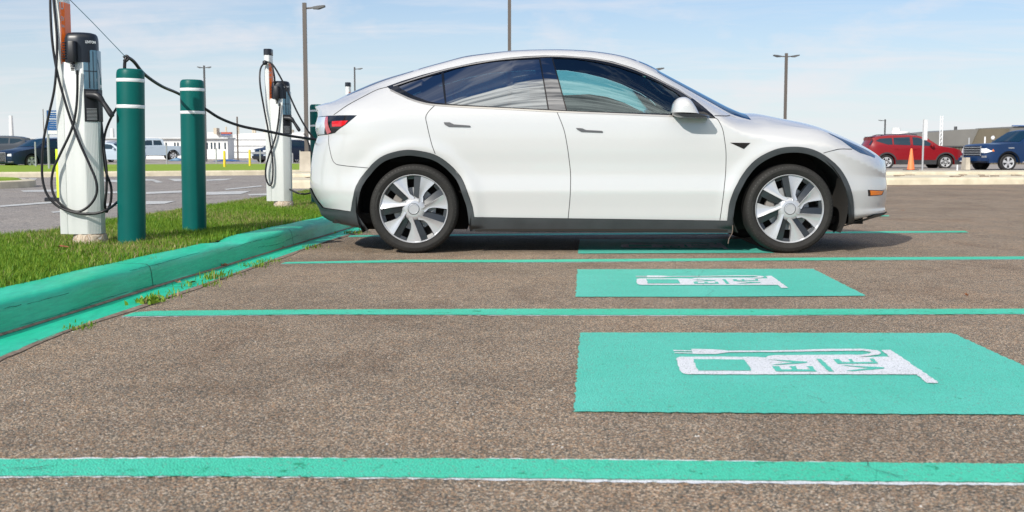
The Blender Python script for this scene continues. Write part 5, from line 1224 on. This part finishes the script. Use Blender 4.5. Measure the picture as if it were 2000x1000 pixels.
for sd in (-1, 1):
    tl = panel_obj('tail_light', ['tail_lamp'], 'carblack', car, sides=(sd,), off=.001)
    panel_obj('headlight', ['headlight'], 'headlamp', car, sides=(sd,), off=.001) if 'headlamp' in M else None
    si = panel_obj('indicator', ['side_lamp'], 'carblack', car, sides=(sd,), off=.001)
    panel_obj('camera_housing', ['repeater'], 'carblack', car, sides=(sd,), off=.003)
    # overlays traced on the same surface
    def over(name, pts, m, par, off=.003, sp=.02, sd=sd):
        P = cvt(pts); L = []
        for a, b in zip(P, P[1:] + P[:1]):
            k = max(1, int((b - a).length / sp)); L += [a.lerp(b, i / k) for i in range(k)]
        nb = len(L); pp = [(q.x, q.y) for q in L]; gx = np.arange(min(a for a, b in pp), max(a for a, b in pp), sp); gy = np.arange(min(b for a, b in pp), max(b for a, b in pp), sp)
        gi = [Vector((a, b)) for a in gx for b in gy if inside((a, b), pp)]
        v, e, f, *_ = delaunay_2d_cdt(L + gi, [], [list(range(nb))], 1, 1e-6); mb = MB()
        for q in f:
            pts3 = []; nn0 = None
            for i in q:
                n = Nrm(v[i].x, v[i].y); p = S(v[i].x, v[i].y) + n * off - ORG; pts3.append(Vector((p.x, p.y * -sd, p.z))); nn0 = Vector((n.x, n.y * -sd, n.z))
            if (pts3[1] - pts3[0]).cross(pts3[2] - pts3[0]).dot(nn0) < 0: pts3 = pts3[::-1]
            mb.add(pts3, [(0, 1, 2)])
        return mb.build(name, m, par)
    lens = over('clear_lens', [('u', .0, hit(622, 229).y), (636, 228.2), (641, 228), (637, 243), (634.5, 262), ('u', .0, hit(624.4, 264).y)], 'taillens_clear', tl) if 'taillens_clear' in M else None
    over('reverse_lens', [(637, 228.5), (641.5, 228), (647.5, 258), (640, 262)], 'taillens_pink', tl, .0035)
    over('brake_bar', [(649, 237), (680, 235.6), (674, 243.2), (667, 247), (649, 247.3)], 'redlamp', tl, .0035)
    over('amber_lens', [(1699, 372), (1725, 373.2), (1721, 380), (1700, 381.5)], 'amber', si, .003)
    for nm, P in (('rear_door', [(866.5, 239), (878, 239), (882, 241), (886.7, 243), (917, 245.2), (919, 246.5), (918.5, 248.7), (876, 247.7), (868, 243)]), ('front_door', [(1124.7, 250), (1137.6, 250.7), (1140, 252), (1145, 254), (1175, 255.6), (1177.6, 257), (1177, 259.2), (1135.5, 257.6), (1127, 253)])):
        over('door_handle', P, 'handle', doors[(nm, sd)], .006, .01)
# seams: thin dark ribbons along the panel gaps
def seam(mb, pts, w=.0045, off=.0018):
    P = smooth_path([Vector((a.x, a.y, 0)) for a in cvt(pts)], 5)
    for sd in (-1, 1):
        vs_ = []
        for i, p in enumerate(P):
            t = (P[min(i + 1, len(P) - 1)] - P[max(i - 1, 0)]); t = Vector((t.x, t.y)).normalized(); nn = Vector((-t.y, t.x)) * w / 2
            for s in (-1, 1):
                n = Nrm(p.x, p.y); q = S(min(max(p.x + nn.x * s, 0), U), p.y + nn.y * s) + n * off - ORG; vs_.append((q.x, q.y * -sd, q.z))
        k = len(P); f1 = [(2 * i, 2 * i + 1, 2 * i + 3, 2 * i + 2) for i in range(k - 1)]
        mb.add(vs_, f1)
sm = MB()
for c in ([(849, 205), (832, 225), (834, 245), (842.6, 280), (849.5, 300)], [(1088, 219), (1101, 252), (1107, 280), (1111, 308), (1114, 335), (1114.3, 359.5), (1113, 390), (1109.6, 426)],
          [(1399, 231), (1404, 236), (1412, 252), (1416, 272), (1418, 300), (1417.5, 338), (1414.5, 370), (1410.6, 398), (1406, 430)],
          [(756, 170), (735, 176), (705, 191), (680, 205), (652, 224.5)], [(641.6, 264), (643.7, 290.7), (648, 309), (654.5, 319), (668, 323), (719, 328)], [(1608, 299), (1632, 292.5), (1645, 291), (1664, 291.5)], [(1396, 226), (1417, 226.5), (1428, 224)]):
    seam(sm, c)
seam(sm, [(835, 133.5), (837, 145)], .003)
sm.build('panel_seams', 'gap', car)
st = MB()   # satin strips round the side windows
def ribbon(mb, pts, w, off): seam(mb, pts, w, off)
ribbon(st, [(768, 168.5), (800, 157.5), (830, 148.3), (873, 136), (930, 124), (987, 115.6), (1063, 110.5), (1102, 111), (1154, 115), (1197, 122.8), (1238, 135.5), (1280, 153.5), (1327, 177.5), (1352, 193)], .009, .0028)
ribbon(st, [(762, 176), (797, 192.5), (825, 201.3), (849, 205.3), (900, 208.8), (1000, 213.6), (1088, 218.2), (1200, 222.5), (1320, 227.3), (1380, 229.6)], .012, .0028)
st.build('satin_trim', 'satin', car)
# door mirrors
for sd in (-1, 1):
    q = A(1341, 222, 8.78) - ORG; mm = empty('door_mirror', (0, 0, 0)); mm.parent = car
    pl = [(1315, 219.5), (1315.5, 212), (1319, 199), (1325, 192), (1332, 189), (1341, 188.5), (1349, 192), (1356, 200), (1363, 211), (1368.6, 221.5)]
    nP = 24; pts = smooth_path([A(a, b, 8.70) for a, b in pl], 3); mb = MB(); k = len(pts); c_ = sum(pts, Vector()) / k; c_.z = pts[0].z
    prof_ = [(-.115, .30), (-.105, .62), (-.08, .84), (-.04, .965), (0, 1), (.06, .985), (.10, .93)]
    for (dy, sc_) in prof_:
        for p in pts: g = c_ + (p - c_) * sc_; mb.v.append((g.x - ORG.x, (8.78 + dy - ORG.y) * -sd, g.z))
    flip = (lambda f: f) if sd == -1 else (lambda f: f[::-1])
    mb.f = [flip((i * k + j, i * k + j + 1, (i + 1) * k + j + 1, (i + 1) * k + j)) for i in range(len(prof_) - 1) for j in range(k - 1)] + [flip(tuple(reversed(range(k)))), flip(tuple(range(6 * k, 7 * k)))]
    mb.build('mirror_shell', 'carwhite', mm, smooth=50)
    pb = [(1315, 219.6), (1368.6, 221.6), (1387, 226), (1388, 231), (1354, 231), (1338, 230.5), (1324.6, 228.6), (1317, 224)]
    mb = MB(); pts = [A(a, b, 8.72) for a, b in pb]; k = len(pts); c_ = sum(pts, Vector()) / k
    for dy, sc_ in ((-.10, .75), (-.07, .95), (.02, 1.0), (.10, 1.0), (.16, .8)):
        for p in pts: g = c_ + (p - c_) * sc_; mb.v.append((g.x - ORG.x, (8.78 + dy - ORG.y) * -sd, g.z))
    mb.f = [(i * k + j, i * k + (j + 1) % k, (i + 1) * k + (j + 1) % k, (i + 1) * k + j) for i in range(4) for j in range(k)] + [tuple(reversed(range(k))), tuple(range(4 * k, 5 * k))]
    mb.build('mirror_base', 'carblack', mm, smooth=40)
# wheels
def disc_pt(r, a): return r * math.sin(R(a)), r * math.cos(R(a))      # clock angle, x right, z up
def make_wheel():
    w = empty('wheel', (0, 0, 0)); r = .344
    tp = [(.262, -.095), (.268, -.106), (.285, -.116), (.300, -.120), (.3005, -.1215), (.304, -.1215), (.305, -.120), (.322, -.116), (.334, -.104), (.341, -.088), (.344, -.06), (.344, .06), (.341, .088), (.334, .104), (.31, .118), (.285, .116), (.262, .095)]
    ty = MB().lathe(tp, 96, axis='y', closed=True).build('tyre', 'tyre_car', w, smooth=40)
    mb = MB()
    for k in range(96):
        a = 2 * PI * k / 96
        for s in (-1, 1): mb.box((0, 0, 0), (.0, .0, .0)) if False else None
    v, fcs = text_tris('Continental', .030, 0, offset=.0006); xs_ = [q.x for q in v]
    tx = MB()
    for a0 in (-78, 78):
        vv = []
        for q in v: a = R(a0) + q.x / .297; rr = .293 + q.y * .9; vv.append((rr * math.sin(a), -.1212, rr * math.cos(a)))
        tx.add(vv, fcs)
    tx.build('sidewall_lettering', 'tyre_text', ty)
    mb = MB()
    for k in range(72):
        a = 2 * PI * k / 72
        for rr in ((.318, .327),):
            c, s = math.cos(a), math.sin(a); c2, s2 = math.cos(a + .02), math.sin(a + .02)
            mb.add([(c * rr[0], -.1183, s * rr[0]), (c * rr[1], -.114, s * rr[1]), (c2 * rr[1], -.114, s2 * rr[1]), (c2 * rr[0], -.1183, s2 * rr[0])], [(0, 1, 2, 3)])
    mb.build('sidewall_ribs', 'tyre_text', ty)
    rim = MB().lathe([(.2635, -.10), (.2655, -.108), (.262, -.112), (.2575, -.108), (.254, -.098), (.250, -.06), (.245, .08), (.262, .09)], 96, axis='y', closed=False, cap=False).build('rim', 'rimsilver', w, smooth=50)
    bl = MB(); dk = MB()
    for k in range(7):
        a0 = 51.43 * k
        def P(px, pz, y): # coordinates in traced wheel-image units (rim radius 310)
            rr = math.hypot(px, pz) / 310 * .256; a = math.degrees(math.atan2(px, pz)) + a0; x, z = disc_pt(rr, a); return (x, y, z)
        # blade: ridge edge A (raised), trailing edge B (recessed)
        Aed = [((69, 301), -.104), ((62, 235), -.112), ((56, 170), -.118), ((50, 105), -.120), ((44, 48), -.118)]
        Bed = [((194, 239), -.098), ((140, 190), -.098), ((103, 150), -.100), ((84, 112), -.106), ((88, 62), -.114)]
        n = 6; vv = []
        for (pa, ya), (pb, yb) in zip(Aed, Bed):
            for i in range(n + 1):
                t = i / n; x, z = pa[0] + (pb[0] - pa[0]) * t, pa[1] + (pb[1] - pa[1]) * t
                if pa == (69, 301): 
                    f_ = 308 / math.hypot(x, z); x, z = x * f_, z * f_
                vv.append(P(x, z, ya + (yb - ya) * t + .006 * math.sin(PI * t) * (1 if pa[1] > 100 else .3)))
        bl.add(vv, [(i * (n + 1) + j, i * (n + 1) + j + 1, (i + 1) * (n + 1) + j + 1, (i + 1) * (n + 1) + j) for i in range(4) for j in range(n)])
        # skirts giving the blade its thickness
        for ed, dd in ((Aed, .016), (Bed, .03)):
            vv = []
            for p_, y_ in ed: vv += [P(p_[0], p_[1], y_), P(p_[0] - (4 if ed is Aed else -4), p_[1], y_ + dd)]
            bl.add(vv, [(2 * i, 2 * i + 1, 2 * i + 3, 2 * i + 2) for i in range(4)])
        # dark flat insert beside the ridge
        vv = [P(65, 303, -.096), P(6, 309, -.094), P(2, 232, -.092), P(2, 120, -.094), P(40, 96, -.104), P(52, 170, -.106), P(60, 235, -.102)]
        dk.add(vv, [(0, 1, 2, 6), (6, 2, 3, 5), (5, 3, 4)])
        vv = [P(6, 309, -.094), P(2, 232, -.092), P(2, 120, -.094), P(-1, 309, -.06), P(-4, 232, -.06), P(-4, 120, -.06)]
        dk.add(vv, [(0, 1, 4, 3), (1, 2, 5, 4)])
        vv = [P(6, 309, -.093), P(-58, 303, -.093), P(-56, 276, -.085), P(6, 278, -.085)]; dk.add(vv, [(0, 1, 2, 3)])
    bl.lathe([(.093, -.090), (.085, -.106), (.070, -.115), (.055, -.119), (.045, -.120)], 42, axis='y', cap=False)
    bl.lathe([(.0425, -.117), (.040, -.123), (.036, -.124), (.034, -.120), (.001, -.120)], 36, axis='y', cap=False)
    bl.build('wheel_blades', 'rimsilver', w, smooth=35); dk.build('dark_inserts', 'rimdark', w, smooth=20)
    MB().lathe([(.045, -.1195), (.0425, -.1165)], 36, axis='y', cap=False).build('hub_groove', 'rimdark', w)
    MB().lathe([(.165, -.035), (.165, -.012), (.07, -.012), (.07, -.035)], 48, axis='y', closed=True).build('brake_disc', 'steel', w, smooth=40)
    cal = MB()
    for k in range(9):
        a = R(-80 + k * 8); cal.v += [(math.sin(a) * .115, -.062, math.cos(a) * .115), (math.sin(a) * .178, -.062, math.cos(a) * .178), (math.sin(a) * .115, 0, math.cos(a) * .115), (math.sin(a) * .178, 0, math.cos(a) * .178)]
    cal.f = [(4 * k, 4 * k + 1, 4 * k + 5, 4 * k + 4) for k in range(8)] + [(4 * k + 1, 4 * k + 3, 4 * k + 7, 4 * k + 5) for k in range(8)] + [(0, 1, 3, 2), (32, 33, 35, 34)]
    cal.build('brake_caliper', 'caliper', w)
    MB().lathe([(.24, .02), (.001, .02)], 30, axis='y', cap=False).build('inner_shield', 'well', w)
    return w
M['tyre_car'] = worn('car_tyre_rubber', (.012, .0115, .011), (.018, .017, .0155), 25, rough=.8); M['tyre_text'] = mat('tyre_lettering', (.028, .027, .025), .6)
M['rimsilver'] = mat('bright_silver_wheel', (.50, .51, .535), .24, metal=.35, coat=.3); M['rimdark'] = mat('graphite_wheel_insert', (.018, .022, .027), .35, coat=.3); M['caliper'] = mat('brake_caliper', (.22, .2, .18), .6)
W0 = make_wheel(); yw = .955 - .135 + .0
wl = [(WC[0][0], -1, 0), (WC[1][0], -1, -15.7), (WC[0][0], 1, 20), (WC[1][0], 1, 33)]
for i, (wx, sd, rot) in enumerate(wl):
    w = W0 if i == 0 else copy_tree(W0); w.parent = car; w.location = (wx - ORG.x, sd * .820, .344); w.rotation_euler = (0, R(rot), 0 if sd == -1 else PI)
# wheel wells, floor, interior
for wx, _ in WC:
    for sd in (-1, 1):
        ring_o, ring_i = [], []; kq = 20
        for i in range(kq + 1):
            a = R(-28 + 236 * i / kq); x, z = wx - ORG.x + .448 * math.cos(a), .36 + .445 * math.sin(a)
            ring_o.append((x, sd * .938, max(z, .16))); ring_i.append((x, sd * .52, max(z, .16)))
        mb = MB().add(ring_o + ring_i, [(i, i + 1, kq + 2 + i, kq + 1 + i) for i in range(kq)] + [tuple(range(kq + 1, 2 * kq + 2))])
        mb.build('wheel_well', 'well', car, smooth=40)
fl = MB().box(((WC[0][0] + WC[1][0]) / 2 - ORG.x, 0, .24), (WC[1][0] - WC[0][0] - .94, 1.78, .14)); fl.box((-.03, 0, .27), (4.1, 1.0, .12)); fl.box((XF - .55 - ORG.x, 0, .24), (.45, 1.3, .06)); fl.box((XR + .48 - ORG.x, 0, .26), (.42, 1.45, .08))
fl.build('underbody', 'well', car)
cb = MB(); cb.box((.0, 0, .62), (3.0, 1.0, .06)); cb.box((.0, 0, .623), (1.85, 1.60, .06)); cb.box((.95, 0, .88), (.42, 1.36, .18)); cb.box((-1.35, 0, .85), (.5, 1.2, .3)); cb.box((.0, -.83, .76), (1.8, .05, .34)); cb.box((.0, .83, .76), (1.8, .05, .34))
inr = cb.build('cabin', 'interior', car)
hl = MB()
for sd in (-1, 1):
    P = [(x, sd * (ew(x) - .05), float(Ez(x)) - .035) for x in np.linspace(-1.2, 1.75, 18)]; P2 = [(x, sd * (ew(x) - .14), float(Ez(x)) - .02) for x in np.linspace(-1.2, 1.75, 18)]
    hl.add([(a - ORG.x, b, c) for a, b, c in P + P2], [(i, i + 1, 19 + i, 18 + i) for i in range(17)])
hx = list(np.linspace(-1.1, 1.05, 14)); hl.add([(x - ORG.x, y, float(Ez(x)) - .03) for x in hx for y in (-.55, .55)], [(2 * i, 2 * i + 1, 2 * i + 3, 2 * i + 2) for i in range(13)])
hl.build('headliner', 'liner', car, smooth=60)
def seat(x, y, rear=False):
    t = empty('seat', (x, y, .62)); t.parent = car; wd = .5
    def cush(name, c, d, rx):
        mb = MB(); nx = 8
        pl = rpoly([(-d[0] / 2, -d[1] / 2), (d[0] / 2, -d[1] / 2), (d[0] / 2, d[1] / 2), (-d[0] / 2, d[1] / 2)], min(d[0], d[1]) * .3, 4); mb.prism(pl, -d[2] / 2, d[2] / 2, .12)
        cr, sr = math.cos(rx), math.sin(rx); mb.v = [(c[0] + a * cr + e * sr, c[1] + b, c[2] - a * sr + e * cr) for a, b, e in mb.v]; return mb.build(name, 'seat', t, smooth=45)
    cush('cushion', (0, 0, .10), (.50, wd, .16), 0); cush('backrest', (-.30, 0, .40), (.14, wd, .58), -.28); cush('headrest', (-.40, 0, .70 if not rear else .62), (.09, .26, .17), -.2)
for y in (-.38, .38): seat(.60 - ORG.x, y)
for y in (-.42, 0, .42): seat(-.28 - ORG.x, y, True)
sw = MB(); c_ = Vector((1.45 - ORG.x, .38, .98)); ringp = [c_ + Vector((.35 * .17 * math.sin(a) * -1 * 1.0 if False else -.08 * math.sin(a), .18 * math.cos(a), .16 * math.sin(a))) for a in np.linspace(0, 2 * PI, 25)]
sw.tube(ringp, .014, 8, caps=False); sw.tube([c_, c_ + Vector((.15, 0, -.06))], .03, 8); sw.tube([c_ + Vector((0, -.17, 0)), c_ + Vector((0, .17, 0))], .014, 6); sw.build('steering_wheel', 'interior', car, smooth=60)
MB().box((1.38 - ORG.x, 0, 1.05), (.02, .36, .22), 0).build('touch_screen', 'carblack', car)
mv = A(1248, 160, Y0) - ORG
MB().prism(rpoly([(-.02, -.12), (.02, -.12), (.02, .12), (-.02, .12)], .015, 3), mv.z - .035, mv.z + .035).build('rear_view_mirror', 'interior', car).location = (mv.x, 0, 0)
MB().tube([(mv.x + .01, 0, mv.z + .03), (mv.x + .05, 0, mv.z + .13)], .012, 6).build('mirror_stalk', 'interior', car)
dc = [A(1100, 186, Y0 + .66), A(1150, 184, Y0 + .66), A(1185, 189, Y0 + .66), A(1220, 201, Y0 + .66), A(1262, 222, Y0 + .66), A(1275, 236, Y0 + .66), A(1100, 236, Y0 + .66)]  # dark shape added to imitate a curve reflected in the front window
MB().add([tuple(p - ORG) for p in dc], [tuple(range(7))]).build('reflected_curve_shape', 'interior', car)
MB().tube([p - ORG for p in smooth_path([A(1110, 189, Y0 + .64), A(1140, 188.5, Y0 + .64), A(1175, 193, Y0 + .64), A(1215, 203, Y0 + .64), A(1256, 219.5, Y0 + .64)], 5)], .006, 6).build('reflected_curve_edge', 'ltext', car)  # pale tube added as the bright edge of that reflected curve
# dangling twig by the front arch, small puddle-free details
p = [A(1431, 440, 8.85), A(1430, 455, 8.84), A(1424, 466, 8.84), A(1422, 476, 8.83)]
o = MB().tube(smooth_path(p, 4), .004, 6).build('twig', 'wood', None, loc=p[-1]); tag(o, 'thin brown twig hanging from the front wheel arch of the white car', 'twig')
print('MISSES', len(MISS), MISS[:40], 'UM', UM)
